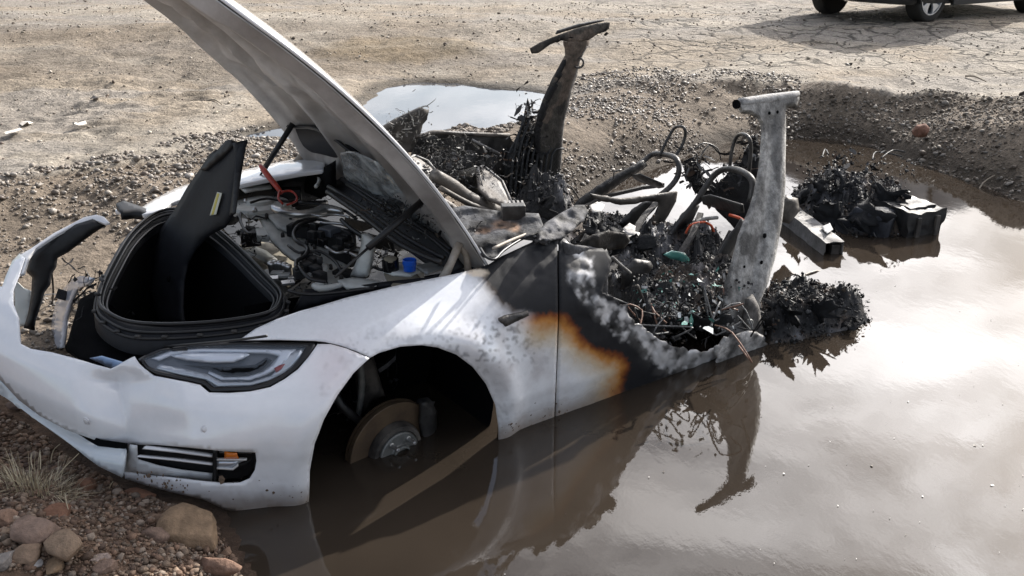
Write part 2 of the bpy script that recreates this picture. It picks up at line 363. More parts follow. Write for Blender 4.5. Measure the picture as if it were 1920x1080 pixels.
# ------------------------------------------------------------ materials of the setting
def ground_material():
    m = bpy.data.materials.new('dirt'); m.use_nodes = True; t = m.node_tree; b = t.nodes['Principled BSDF']; nn = t.nodes.new; l = t.links.new
    a = nn('ShaderNodeAttribute'); a.attribute_name = 'col'; tc = nn('ShaderNodeTexCoord')
    def noise(s, d=8, r=.6):
        n = nn('ShaderNodeTexNoise'); n.inputs['Scale'].default_value = s; n.inputs['Detail'].default_value = d; n.inputs['Roughness'].default_value = r
        l(tc.outputs['Object'], n.inputs['Vector']); return n
    n1 = noise(1.6, 10, .7); n2 = noise(38, 4, .7); n3 = noise(9, 6)
    def rng_(src, f0, f1, t0, t1):
        r = nn('ShaderNodeMapRange'); r.inputs['From Min'].default_value = f0; r.inputs['From Max'].default_value = f1
        r.inputs['To Min'].default_value = t0; r.inputs['To Max'].default_value = t1; l(src, r.inputs[0]); return r.outputs[0]
    def mul(x, y):
        q = nn('ShaderNodeMix'); q.data_type = 'RGBA'; q.blend_type = 'MULTIPLY'; q.inputs[0].default_value = 1; l(x, q.inputs[6]); l(y, q.inputs[7]); return q.outputs[2]
    c = mul(a.outputs['Color'], rng_(n1.outputs['Fac'], .35, .65, .80, 1.2)); c = mul(c, rng_(n2.outputs['Fac'], .3, .7, .62, 1.38)); c = mul(c, rng_(n3.outputs['Fac'], .3, .7, .8, 1.2))
    # dried-mud cracks where the attribute's alpha says so
    vt = nn('ShaderNodeTexVoronoi'); vt.feature = 'DISTANCE_TO_EDGE'; vt.inputs['Scale'].default_value = 2.7
    wv = noise(2.5, 4); ad = nn('ShaderNodeVectorMath'); ad.operation = 'MULTIPLY_ADD'; ad.inputs[1].default_value = (.35, .35, .35)
    l(wv.outputs['Color'], ad.inputs[0]); l(tc.outputs['Object'], ad.inputs[2]); l(ad.outputs[0], vt.inputs['Vector'])
    e = rng_(vt.outputs['Distance'], .012, .07, 0, 1)
    brk = rng_(noise(1.3, 4).outputs['Fac'], .38, .50, 0, 1)
    mk = nn('ShaderNodeMath'); mk.operation = 'MULTIPLY'; l(a.outputs['Alpha'], mk.inputs[0]); l(brk, mk.inputs[1])
    cmx = nn('ShaderNodeMath'); cmx.operation = 'MULTIPLY_ADD'       # 1 - mask*(1-e)
    inv = nn('ShaderNodeMath'); inv.operation = 'SUBTRACT'; inv.inputs[1].default_value = 1.0; l(e, inv.inputs[0])
    l(inv.outputs[0], cmx.inputs[0]); l(mk.outputs[0], cmx.inputs[1]); cmx.inputs[2].default_value = 1.0
    cl = rng_(cmx.outputs[0], 0, 1, .30, 1); c = mul(c, cl)
    l(c, b.inputs['Base Color']); b.inputs['Roughness'].default_value = .9; b.inputs['Specular IOR Level'].default_value = .25
    h1 = noise(60, 5, .75); h2 = noise(14, 5, .6); add = nn('ShaderNodeMath'); add.operation = 'MULTIPLY_ADD'; add.inputs[1].default_value = .35
    l(h1.outputs['Fac'], add.inputs[0]); l(h2.outputs['Fac'], add.inputs[2])
    add2 = nn('ShaderNodeMath'); add2.operation = 'MULTIPLY_ADD'; add2.inputs[1].default_value = .5; l(cmx.outputs[0], add2.inputs[0]); l(add.outputs[0], add2.inputs[2])
    bp = nn('ShaderNodeBump'); bp.inputs['Strength'].default_value = .9; bp.inputs['Distance'].default_value = .05; l(add2.outputs[0], bp.inputs['Height']); l(bp.outputs[0], b.inputs['Normal'])
    return m
MT['dirt'] = ground_material()
def water_material(name, base, rough, ripple, sc):
    m = bpy.data.materials.new(name); m.use_nodes = True; t = m.node_tree; b = t.nodes['Principled BSDF']; nn = t.nodes.new; l = t.links.new
    b.inputs['Roughness'].default_value = rough; b.inputs['IOR'].default_value = 1.38; b.inputs['Specular IOR Level'].default_value = .5
    tc = nn('ShaderNodeTexCoord')
    n0 = nn('ShaderNodeTexNoise'); n0.inputs['Scale'].default_value = 1.1; n0.inputs['Detail'].default_value = 5; l(tc.outputs['Object'], n0.inputs['Vector'])
    r = nn('ShaderNodeMapRange'); r.inputs['From Min'].default_value = .35; r.inputs['From Max'].default_value = .65; r.inputs['To Min'].default_value = .8; r.inputs['To Max'].default_value = 1.2; l(n0.outputs['Fac'], r.inputs[0])
    q = nn('ShaderNodeMix'); q.data_type = 'RGBA'; q.blend_type = 'MULTIPLY'; q.inputs[0].default_value = 1; q.inputs[6].default_value = (*base, 1); l(r.outputs[0], q.inputs[7]); l(q.outputs[2], b.inputs['Base Color'])
    mp = nn('ShaderNodeMapping'); mp.inputs['Scale'].default_value = (1, .55, 1); mp.inputs['Rotation'].default_value = (0, 0, .5); l(tc.outputs['Object'], mp.inputs[0])
    n1 = nn('ShaderNodeTexNoise'); n1.inputs['Scale'].default_value = sc; n1.inputs['Detail'].default_value = 5; n1.inputs['Roughness'].default_value = .6; l(mp.outputs[0], n1.inputs['Vector'])
    bp = nn('ShaderNodeBump'); bp.inputs['Strength'].default_value = ripple; bp.inputs['Distance'].default_value = .004; l(n1.outputs['Fac'], bp.inputs['Height']); l(bp.outputs[0], b.inputs['Normal'])
    return m
MT['muddy_water'] = water_material('muddy_water', (.030, .0235, .018), .02, .12, 11)
MT['puddle_water'] = water_material('puddle_water', (.045, .05, .06), .02, .12, 9)
# ------------------------------------------------------------ terrain
c2 = lambda x, y, z=0: tuple(W3([x, y, z])[0][:2])
wp = lambda px, py, z: tuple(WP(px, py, z)[0][:2])
SHORE = [wp(*q, 0) for q in [(1055,378),(1110,345),(1180,320),(1245,304),(1300,286),(1360,268),(1430,262),(1490,258),(1560,259),(1640,275),(1700,298),(1780,325),(1860,352),(1925,380)]]
SHORE += [(4.2, 5.2), (5.0, 3.8), (5.2, 1.5), (3.5, -.8), (1.0, -1.2), (-.45, .6)]
SHORE += [wp(*q, 0) for q in [(478,1095),(452,1050),(440,1010),(425,985),(418,950),(400,930)]]+[c2(.25, .62), c2(.12, .3), c2(.3, -.2), c2(.9, -.75), c2(1.9, -1.02)]
BANK = [wp(*q, .33) for q in [(-150,385),(0,364),(120,348),(230,330),(380,300),(480,270),(620,262),(800,245),(960,215),(1060,178),(1200,168),(1350,164),(1500,166),(1600,176),(1700,186),(1800,192),(1925,208),(2100,235)]]
BANK += [(6.5, 5.5), (7, 2), (5, -2.5), (0, -3), (-1.0, .2), (-.75, 1.5), (-1.05, 1.9), (-1.6, 2.2), (-2.4, 2.7), (-3.6, 3.2), (-4.4, 4.0)]
PUD = [wp(*q, .29) for q in [(655,205),(690,180),(720,162),(780,153),(860,154),(930,164),(1000,168),(1060,180),(1030,215),(960,235),(905,248),(870,240),(800,262),(700,275),(600,285),(520,262),(455,262),(450,254),(480,247),(540,232),(560,220),(620,222)]]
SPIT = [wp(*q, .29) for q in [(870,222),(930,210),(1010,205),(1015,215),(930,222),(880,228)]]
def height(P):
    P = np.asarray(P, float); x, y = P[:, 0], P[:, 1]
    i1 = inpoly(P, SHORE); d1 = dline(P, SHORE, True); i2 = inpoly(P, BANK); d2 = dline(P, BANK, True)
    near = sstep(3.6, 2.4, y)*sstep(.4, -.6, x)
    plat = .33*(1-near)+.12*near+.078*np.clip(y-8.6, 0, 3.5)+.006*np.clip(y-12.1, 0, 30)
    nz = fbm(P*1.3, 4)-.5; n2 = fbm(P*6+9, 4)-.5
    t = np.where(i2, d1/(d1+d2+1e-6), 1.); t = np.where(i1, 0, t)
    hb = plat*(t**.75)+(.10*(1-near))*np.exp(-(d2/.35)**2)*(.4+nz*2)*i2
    heap = .06*(1-near)*np.exp(-(d2/.5)**2)*(1+nz*2)
    h = np.where(i1, -.35*sstep(0, .6, d1), np.where(i2, hb, plat+heap*np.exp(-(d2/.8)**2)))
    h = h+nz*.10*np.clip(t, .15, 1)*(~i1)+n2*.07*(~i1)*(1-.5*(y > 9))*np.clip(t*1.6, .25, 1)
    band = sstep(6.2, 7.2, y)*sstep(12.4, 11.2, y)*sstep(1.5, -.6, x)*i2.__invert__(); h = h+band*(.065*(np.abs(fbm(P*np.array([1.6, 4.2])+60, 4)-.5)*2-.2)+.035*(fbm(P*9+2, 3)-.5))
    for q, r, a in MOUNDS:
        h += a*np.exp(-(((x-q[0])/r[0])**2+((y-q[1])/r[1])**2))*(~i1)*(1+nz)*np.clip(d1/.4, 0, 1)
    ip = inpoly(P, PUD); dp = dline(P, PUD, True)*np.where(ip, -1, 1)+(fbm(P*3+40, 3)-.5)*.16
    flat = .31+n2*.02+sstep(0, .5, dp)*.04
    k = sstep(1.2, .05, dp); h = h*(1-k)+flat*k
    h = h-np.where(dp < 0, .06*sstep(0, .15, -dp), 0)
    isp = dline(P, SPIT, True)*np.where(inpoly(P, SPIT), -1, 1)
    h = h+.030*sstep(.03, -.08, isp+n2*.3)*(dp < .1)
    ker = np.exp(-(((x+.62)/.5)**2+((y-2.05)/.35)**2)); h = h-.0*ker
    return h
MOUNDS = [(wp(1880,235,.4), (1.1, .6), .22), (wp(1600,195,.4), (.9, .45), .12), (wp(1250,200,.4), (1.3, .5), .12), (wp(250,345,.35), (.9, .35), .07),
          (wp(1120,195,.3), (.5, .5), .08), (wp(40,1100,.1), (.5, .35), .06), (wp(-100,820,.1), (.6, .5), .05)]
def gcolor(P, h):
    x, y = P[:, 0], P[:, 1]; d1 = dline(P, SHORE, True); i1 = inpoly(P, SHORE); d2 = dline(P, BANK, True); i2 = inpoly(P, BANK)
    n = fbm(P*.9+3, 4)[:, None]; m = fbm(P*np.array([.5, 1.6])+31, 5)[:, None]
    dry = np.array([.300, .265, .218]); ochre = np.array([.272, .228, .175]); grey = np.array([.245, .223, .197]); dark = np.array([.145, .115, .085])
    c = dry*(1-sstep(.45, .6, n))+ochre*sstep(.45, .6, n)
    c = c*(1-.7*sstep(.5, .62, m))+grey*.7*sstep(.5, .62, m)
    # darker, wetter band of disturbed earth across the left middle ground
    e = (sstep(8.4, 9.4, y)*sstep(13.0, 11.6, y)*sstep(1.2, -1.5, x)*sstep(.36, .5, fbm(P*np.array([.7, 1.5])+7, 4)))[:, None]
    c = c*(1-.62*e)+dark*.62*e
    e = (sstep(12.5, 16, y)*sstep(.45, .6, fbm(P*np.array([.25, 1.1])+70, 4)))[:, None]; c = c*(1-.3*e)+grey*.8*.3*e
    q = wp(760, 102, .4); s = np.exp(-(((x-q[0])/1.0)**2+((y-q[1])/.75)**2))[:, None]; s = sstep(.25, .6, s+(n-.5)*.4); c = c*(1-.6*s)+np.array([.16, .115, .06])*.6*s
    bank = np.array([.17, .138, .106]); k = (i2 | (d2 < .25))[:, None]*sstep(.9, .2, 1-(i2*1.)+d2*.5*(~i2))[:, None]
    c = c*(1-k)+bank*k*(.85+.5*n)
    near = (sstep(3.5, 2.6, y)*sstep(.6, -.4, x))[:, None]; c = c*(1-near)+np.array([.15, .098, .068])*near*(.7+.6*n)
    dp = dline(P, PUD, True)*np.where(inpoly(P, PUD), -1, 1)+(fbm(P*3+40, 3)-.5)*.25
    wet = np.maximum(sstep(.28, .02, d1)*(~i1)+i1, sstep(.18, 0, dp))[:, None]; c = c*(1-.62*wet)
    crk = sstep(8.8, 9.6, y)*sstep(.5, 1.8, x)*sstep(17, 14, y)
    return np.c_[c*.95, crk]
def axis_pts(a, b, s, far, g=1.09):
    v = list(np.arange(a, b, s)); st = s
    while v[-1] < far: st *= g; v.append(v[-1]+st)
    st = s; u = []
    q = a
    while q > -far: st *= g; q -= st; u.append(q)
    return np.array(u[::-1]+v)
gx = axis_pts(-4.2, 4.6, .03, 500, 1.06); gy = axis_pts(1.5, 7.5, .028, 700, 1.022); gy = gy[gy > -60]
X, Y = np.meshgrid(gx, gy); P = np.stack([X.ravel(), Y.ravel()], -1)
Hh = height(P); Cg = gcolor(P, Hh)
GV = np.c_[P, Hh]; a, b = X.shape
idx = np.arange(a*b).reshape(a, b); FF = np.stack([idx[:-1, :-1], idx[:-1, 1:], idx[1:, 1:], idx[1:, :-1]], -1).reshape(-1, 4)
me = bpy.data.meshes.new('ground'); me.vertices.add(len(GV)); me.vertices.foreach_set('co', GV.ravel())
me.loops.add(FF.size); me.loops.foreach_set('vertex_index', FF.ravel().astype(np.int32)); me.polygons.add(len(FF)); me.polygons.foreach_set('loop_start', np.arange(0, FF.size, 4, dtype=np.int32)); me.update(calc_edges=True)
me.polygons.foreach_set('use_smooth', np.ones(len(FF), bool))
ca = me.color_attributes.new('col', 'FLOAT_COLOR', 'POINT'); ca.data.foreach_set('color', Cg.astype(np.float32).ravel())
me.materials.append(MT['dirt']); ground = bpy.data.objects.new('ground', me); S.collection.objects.link(ground); ground['kind'] = 'structure'
def gz(x, y): return float(height(np.array([[x, y]]))[0])
mb = MB(); xs = np.linspace(-2.9, 7.5, 60); ys = np.linspace(-3.2, 9.2, 60); mb.grid(np.stack(np.meshgrid(xs, ys)+[np.zeros((60, 60))], -1))
mb.build('muddy_water', 'muddy_water', recalc=False, kind='structure')
pc = np.mean(PUD, 0); pp = [tuple(pc+(np.array(q)-pc)*1.1) for q in PUD]
mb = MB(); mb.add([(x, y, .287) for x, y in pp], [tuple(range(len(pp)))]); mb.build('far_puddle_water', 'puddle_water', recalc=False, kind='structure', smooth=False)
# ------------------------------------------------------------ gravel: uncountable small stones in four spreads
def ico(sub):
    import bmesh
    b = bmesh.new(); bmesh.ops.create_icosphere(b, subdivisions=sub, radius=1); V = np.array([v.co[:] for v in b.verts]); F = np.array([[v.index for v in f.verts] for f in b.faces]); b.free(); return V, F
def stones(name, P, size, sub, cols, sink=.3, mtl='stone'):
    V0, F0 = ico(sub); n = len(P); r = np.random.default_rng(len(P)); z = height(P)
    var = []
    for k in range(12):
        v = V0.copy()
        for _ in range(5):
            q = r.normal(size=3); q /= np.linalg.norm(q); d = r.uniform(.45, .85); v = v-np.clip(v@q-d, 0, 9)[:, None]*q
        var.append(v*(1+.25*(r.random(len(v))-.5))[:, None])
    var = np.array(var)[r.integers(0, 12, n)]
    s = size[:, None]*r.uniform(.55, 1.25, (n, 3)); s[:, 2] *= .7
    a = r.uniform(0, 6.28, n); ca_, sa = np.cos(a), np.sin(a)
    v = var*s[:, None, :]; tl = r.normal(0, .35, n); ct, st = np.cos(tl)[:, None], np.sin(tl)[:, None]
    v = np.stack([v[..., 0], v[..., 1]*ct-v[..., 2]*st, v[..., 1]*st+v[..., 2]*ct], -1)
    v = np.stack([v[..., 0]*ca_[:, None]-v[..., 1]*sa[:, None], v[..., 0]*sa[:, None]+v[..., 1]*ca_[:, None], v[..., 2]], -1)
    v += np.c_[P, z+size*(.6-sink)][:, None, :]
    f = F0[None]+(np.arange(n)*len(V0))[:, None, None]
    c = np.array(cols)[r.integers(0, len(cols), n)]*r.uniform(.65, 1.35, (n, 1)); c = np.repeat(np.c_[c, np.ones(n)], len(V0), 0)
    me = bpy.data.meshes.new(name); v = v.reshape(-1, 3); f = f.reshape(-1, 3)
    me.vertices.add(len(v)); me.vertices.foreach_set('co', v.ravel()); me.loops.add(f.size); me.loops.foreach_set('vertex_index', f.ravel().astype(np.int32))
    me.polygons.add(len(f)); me.polygons.foreach_set('loop_start', np.arange(0, f.size, 3, dtype=np.int32)); me.update(calc_edges=True)
    q = me.color_attributes.new('col', 'FLOAT_COLOR', 'POINT'); q.data.foreach_set('color', c.astype(np.float32).ravel())
    me.materials.append(MT[mtl]); o = bpy.data.objects.new(name, me); S.collection.objects.link(o); o['kind'] = 'stuff'; return o
MT['stone'] = mat('stone', attr=True, rough=.75, var=.25, vs=60, bump=.4, bs=150, spec=.35)
MT['wet_stone'] = mat('wet_stone', attr=True, rough=.5, var=.25, vs=60, bump=.4, bs=150, spec=.45)
def sample(poly_px, n, z):
    q = np.array(poly_px, float); o = []
    poly = [wp(a_, b_, z) for a_, b_ in poly_px]; q = np.array(poly)
    while len(o) < n:
        c = rng.uniform(q.min(0), q.max(0), (n*2, 2)); o += list(c[inpoly(c, poly)])
    return np.array(o[:n])
def scatter(name, poly, n, z, s0, sg, sub, cols, clump=.45, mtl='stone', smax=.05):
    P_ = sample(poly, n, z); k = fbm(P_*2.2+5, 3)+rng.normal(0, .08, len(P_)) > clump; P_ = P_[k]
    dd = inpoly(P_, SHORE) & (dline(P_, SHORE, True) > .04); P_ = P_[~dd]
    dp = inpoly(P_, PUD) & ~inpoly(P_, SPIT); P_ = P_[~dp]
    return stones(name, P_, np.clip(s0*rng.lognormal(0, sg, len(P_)), s0*.5, smax), sub, cols, mtl=mtl)
BR = [(.175,.147,.118), (.13,.105,.083), (.22,.193,.162), (.10,.078,.06), (.27,.243,.213)]
scatter('gravel_bank', [(-60,375),(0,362),(230,330),(480,262),(640,262),(640,420),(560,520),(200,760),(60,700),(-60,640)], 15000, .2, .0066, .62, 1, BR, .42, 'wet_stone', .030)
scatter('gravel_berm', [(960,235),(1060,178),(1200,165),(1350,170),(1500,184),(1500,262),(1360,270),(1240,305),(1050,385),(1030,300)], 20000, .2, .0068, .6, 1, BR, .42, 'wet_stone', .028)
scatter('gravel_slope', [(1440,180),(1650,200),(1950,205),(1950,400),(1860,352),(1700,298),(1560,262),(1440,262)], 15000, .25, .0065, .6, 1, [tuple(np.array(q)*.8) for q in BR], .34, smax=.032)
scatter('gravel_plain', [(-40,20),(1960,60),(1960,215),(1060,178),(700,160),(560,240),(-40,370)], 9000, .34, .0085, .5, 1, [(.32,.28,.22), (.38,.34,.29), (.22,.18,.14), (.14,.11,.09)], .46, smax=.026)
scatter('gravel_spit', [(790,262),(870,235),(960,225),(960,250),(900,255)], 700, .3, .014, .4, 1, BR, .2)
scatter('pebbles', [(-60,780),(60,800),(240,900),(400,945),(430,1000),(480,1120),(-60,1120)], 13000, .1, .0034, .72, 1, [(.16,.10,.068), (.125,.08,.055), (.19,.125,.085), (.20,.145,.105), (.10,.065,.047), (.15,.11,.08), (.24,.19,.15)], .36, smax=.017)
# ------------------------------------------------------------ the burned wreck: materials
MT['paint'] = mat('white_paint', attr=True, rough=.25, coat=1., var=.02, vs=30, bump=.01, bs=5)
def gloss_by_colour(m, lo, hi):
    t = m.node_tree; b = t.nodes['Principled BSDF']; bw = t.nodes.new('ShaderNodeRGBToBW'); a = t.nodes.new('ShaderNodeAttribute'); a.attribute_name = 'col'; t.links.new(a.outputs['Color'], bw.inputs[0])
    for nm, v0, v1 in (('Roughness', hi, lo), ('Coat Weight', 0, 1), ('Specular IOR Level', .25, .5)):
        r = t.nodes.new('ShaderNodeMapRange'); r.inputs['From Min'].default_value = .12; r.inputs['From Max'].default_value = .62; r.inputs['To Min'].default_value = v0; r.inputs['To Max'].default_value = v1
        t.links.new(bw.outputs[0], r.inputs[0]); t.links.new(r.outputs[0], b.inputs[nm])
MT['burnt_paint'] = mat('burnt_paint', attr=True, rough=.5, coat=.0, var=.03, vs=60, bump=.025, bs=110, spec=.3)
gloss_by_colour(MT['burnt_paint'], .25, .65)
MT['black_plastic'] = mat('black_plastic', (.010, .0105, .012), .5, var=.25, vs=40, bump=.06, bs=180, spec=.4)
MT['gloss_black'] = mat('gloss_black', (.008, .008, .009), .12, spec=.5)
MT['trim_black'] = mat('trim_black', (.008, .009, .012), .6, var=.3, vs=14, bump=.08, bs=220, spec=.28)
MT['carpet'] = mat('carpet_black', (.0025, .0028, .0035), .95, var=.2, vs=30, bump=.1, bs=300, spec=.1)
MT['rubber'] = mat('rubber', (.010, .010, .011), .42, spec=.45)
MT['alu'] = mat('cast_aluminium', (.36, .37, .36), .5, .35, var=.2, vs=16, bump=.1, bs=60)
MT['pale_panel'] = mat('pale_panel', (.44, .45, .43), .55, .0, var=.16, vs=12, bump=.05, bs=50)
MT['steel'] = mat('bright_steel', (.55, .55, .55), .3, .9, var=.15, vs=40)
MT['char'] = mat('charred', attr=True, rough=.78, var=.45, vs=30, bump=.5, bs=70, rvar=.2, spec=.25)
MT['debris'] = mat('charred_debris', attr=True, rough=.6, var=.4, vs=60, bump=.3, bs=150, rvar=.3, spec=.32)
MT['burnt_steel'] = mat('burnt_steel', (.02, .019, .019), .6, .2, vs=7, col2=(.13, .115, .10), bump=.35, bs=45, rvar=.2)
MT['black_steel'] = mat('black_steel', (.010, .010, .011), .5, .1, vs=9, col2=(.05, .048, .046), bump=.3, bs=50, rvar=.2)
MT['ash_metal'] = mat('ash_metal', (.27, .265, .26), .7, .15, vs=8, col2=(.115, .11, .105), bump=.5, bs=35, rvar=.15)
MT['hood_under'] = mat('hood_underside', attr=True, rough=.5, var=.2, vs=7, bump=.1, bs=25, coat=.1)
MT['glass_grey'] = mat('reflector_chrome', (.5, .54, .6), .18, .6)
MT['led'] = mat('led_bar', (.56, .61, .70), .22, .1, coat=.6)
MT['dark_housing'] = mat('lamp_housing', (.10, .11, .13), .35, .2)
MT['amber'] = mat('amber_reflector', (.75, .20, .02), .25, coat=.5)
MT['rust_disc'] = mat('rusty_disc', (.085, .058, .038), .55, .35, vs=14, col2=(.13, .09, .055), bump=.12, bs=80)
MT['hub_metal'] = mat('hub_metal', (.13, .135, .13), .5, .5, vs=30, col2=(.22, .22, .21), bump=.15, bs=60)
MT['blue'] = mat('blue_plastic', (.008, .09, .52), .3, coat=.3)
MT['milky'] = mat('milky_plastic', (.55, .57, .55), .4)
MT['tan'] = mat('tan_card', (.19, .17, .13), .8, var=.15, vs=20)
MT['red'] = mat('red_tool', (.40, .035, .02), .4, var=.3, vs=30, bump=.1)
MT['sticker'] = mat('sticker', (.62, .64, .55), .5)
MT['yellow'] = mat('yellow_label', (.6, .52, .12), .6)
MT['orange_wire'] = mat('orange_wire', (.52, .075, .02), .5)
MT['teal'] = mat('teal_glass', (.10, .30, .26), .15, coat=.5)
MT['bone'] = mat('scorched_bracket', (.42, .38, .33), .6, .1, vs=12, col2=(.2, .16, .12), bump=.1)
def glass(name, col, rough, alpha, ior=1.45, crumple=0):
    m = bpy.data.materials.new(name); m.use_nodes = True; t = m.node_tree; b = t.nodes['Principled BSDF']; nn = t.nodes.new; l = t.links.new
    b.inputs['Base Color'].default_value = (*col, 1); b.inputs['Roughness'].default_value = rough; b.inputs['IOR'].default_value = ior
    b.inputs['Alpha'].default_value = alpha; b.inputs['Coat Weight'].default_value = 1; b.inputs['Coat Roughness'].default_value = .03
    if crumple:
        tc = nn('ShaderNodeTexCoord'); n = nn('ShaderNodeTexNoise'); n.inputs['Scale'].default_value = crumple; n.inputs['Detail'].default_value = 6; l(tc.outputs['Object'], n.inputs['Vector'])
        bp = nn('ShaderNodeBump'); bp.inputs['Strength'].default_value = 1; bp.inputs['Distance'].default_value = .03; l(n.outputs['Fac'], bp.inputs['Height']); l(bp.outputs[0], b.inputs['Normal'])
        r = nn('ShaderNodeMapRange'); r.inputs['From Min'].default_value = .4; r.inputs['From Max'].default_value = .6; r.inputs['To Min'].default_value = alpha*.4; r.inputs['To Max'].default_value = min(1, alpha*1.4)
        l(n.outputs['Fac'], r.inputs[0]); l(r.outputs[0], b.inputs['Alpha'])
    return m
MT['lens'] = glass('clear_lens', (.3, .35, .42), .04, .10)
MT['lens'].node_tree.nodes['Principled BSDF'].inputs['Coat Weight'].default_value = .3
MT['crumpled_glass'] = glass('crumpled_glass', (.50, .53, .54), .15, .75, crumple=14)
CAR = thing('burned_car', tuple(W3([2.0, 0, .1])[0]), 'burned out white sedan with raised hood, sunk nose up in the muddy pool', 'car')
def part(px, name, m, lift, **k):
    bk = {a: k.pop(a) for a in ('solid', 'bevel', 'kind', 'label', 'smooth', 'off', 'angle') if a in k}; parent = k.pop('parent', CAR)
    return panel(px, lift, **k).build(name, m, parent, **bk)
# ------------------------------------------------------------ paint and burn colours (stains that stay put on the sheet metal)
BURN = smooth_line([(885,470),(893,508),(905,520),(925,545),(940,562),(962,580),(1000,588),(1045,582),(1066,592),(1085,615),(1102,640),(1130,656),(1165,664),(1176,680),(1172,705),(1158,735),(1156,760)], 4)
BPOLY = [tuple(q) for q in BURN]+[(1500,800),(1500,380),(885,380)]
ASH = smooth_line([(1062,470),(1085,500),(1092,530),(1110,565),(1135,590),(1160,603),(1195,628),(1225,655),(1265,672),(1310,668),(1350,662),(1400,645),(1440,640)], 4)
def paint_color(P, C):
    n = fbm(C*9, 6); n2 = fbm(C*34+5, 4); nb = fbm(C*3.5+11, 4)
    wz = W3(C)[:, 2]; c = np.tile(np.array([.80, .815, .85]), (len(P), 1))
    c = c*(1-.04*sstep(.5, .7, nb))[:, None]
    # grime round the wheel arch and rear wing
    def gau(cx, cy, rx, ry): return np.exp(-(((P[:, 0]-cx)/rx)**2+((P[:, 1]-cy)/ry)**2))
    arch = np.hypot((P[:, 0]-760)/1.0, (P[:, 1]-830)/1.02); lip = np.exp(-((arch-195)/28)**2)*(P[:, 0] > 600)
    g = np.clip(.30*lip+.75*gau(915,630,60,55)+.8*gau(975,650,60,70)+.42*gau(1000,720,60,60), 0, 1)*sstep(.38, .62, n+.05)
    c = c*(1-.5*g[:, None])+np.array([.33, .285, .28])*.5*g[:, None]
    sp = .7*sstep(.55, .64, fbm(C*105+2, 3))*np.clip(gau(900,640,60,40)+.8*gau(960,640,50,40)+.5*gau(1000,630,50,50)+.35*lip, 0, 1); c = c*(1-.85*sp[:, None])+.02*sp[:, None]
    pk = gau(625,690,45,60)[:, None]*.4; c = c*(1-pk)+np.array([.6, .46, .48])*pk
    b = dline(P, BURN)*np.where(inpoly(P, BPOLY), 1, -1)+(n-.5)*22+(n2-.5)*12+(fbm(C*95, 2)-.5)*9
    # brown heat halo on the door side, grey-brown soot on the wing
    st = [(-95, (.72, .71, .69), 0), (-62, (.66, .59, .47), .5), (-38, (.56, .40, .21), .8), (-18, (.46, .20, .045), 1), (-5, (.17, .045, .012), 1), (3, (.012, .012, .014), 1)]
    fx = sstep(955, 1010, P[:, 0])
    bw = b*np.where(P[:, 1] > 650, 1.15, 1.)
    R = np.stack([np.interp(bw, [s[0] for s in st], [s[1][i] for s in st]) for i in range(3)], -1); a = np.interp(bw, [s[0] for s in st], [s[2] for s in st])*fx
    c = c*(1-a[:, None])+R*a[:, None]
    a = np.interp(b, [-34, -16, -4, 2], [0, .25, .75, 1])*(1-fx); c = c*(1-a[:, None])+np.array([.06, .042, .03])*a[:, None]
    k = sstep(-2, 6, b)[:, None]; ch = np.array([.013, .0135, .016])*(1+.7*(n2-.5)[:, None]); c = c*(1-k)+ch*k
    gr = (sstep(.5, .6, n2)*sstep(0, 20, b)*(P[:, 0] < 1075)*sstep(500, 450, P[:, 1])*.25)[:, None]; c = c*(1-gr)+.16*gr
    d = dline(P, ASH)+(n-.5)*46+(n2-.5)*16; s = (sstep(27, 20, d)*sstep(1056, 1072, P[:, 0]))[:, None]
    below = sstep(.56, .40, n)[:, None]
    c = c*(1-s)+(np.array([.47, .465, .47])*(.10+1.15*sstep(.38, .60, fbm(C*26+8, 6)[:, None])+.3*(n2[:, None]-.5)))*s
    e = (sstep(60, 22, d)*sstep(.48, .56, n2)*sstep(1180, 1300, P[:, 0]))[:, None]; c = c*(1-.5*e)+np.array([.22, .21, .20])*.5*e
    tide = (sstep(.10, .0, wz+(n2-.5)*.07)*.8+sstep(.25, .0, wz)*sstep(.5, .7, n2)*.18)[:, None]*sstep(1180, 1100, P[:, 0])[:, None]; c = c*(1-tide)+np.array([.22, .17, .13])*tide
    # heat-bared metal at the wing's rear edge
    q = np.clip(gau(895,513,26,9)+0, 0, 1)[:, None]; q = sstep(.4, .7, q); c = c*(1-q)+np.array([.62, .52, .40])*q
    return c
# ------------------------------------------------------------ front bumper
def bdisp(P):
    x, y = P[:, 0], P[:, 1]
    cx = 222+18*sstep(690, 832, y); a = sstep(678, 720, y)
    v = np.clip(1-np.abs(x-cx)/np.where(x < cx, 85, 120), 0, 1)
    off = .10*a*v**1.15-.012*np.exp(-((x-300)/50)**2-((y-700)/60)**2)
    off += .010*np.exp(-((x-330)/60)**2-((y-800)/30)**2)
    return off
FOG = [(245,832),(300,833),(360,838),(420,844),(479,846),(481,862),(478,880),(468,896),(450,904),(420,905),(380,901),(320,894),(270,888),(234,884)]
bump = [(-80,540),(5,540),(12,520),(24,492),(38,478),(48,486),(38,517),(26,547),(26,572),(37,598),(40,645),(60,655),(100,662),(160,678),(208,691),(228,681),(254,670),(262,682),(272,691),(290,704),(330,713),(376,723),(393,737),(430,738),(470,735),(507,727),(534,712),(559,694),(579,671),(596,647),(620,647),(650,655),(692,672),(662,700),(632,740),(606,785),(588,830),(579,880),(577,960),(540,968),(480,970),(420,952),(380,933),(330,922),(283,910),(236,895),(234,884),(239,833),(189,826),(126,804),(79,779),(38,748),(0,707),(-80,640)]
bump_o = part(bump, 'front_bumper', 'paint', LB(), step=7, holes=[FOG], disp=bdisp, color=paint_color, solid=.006, off=1)
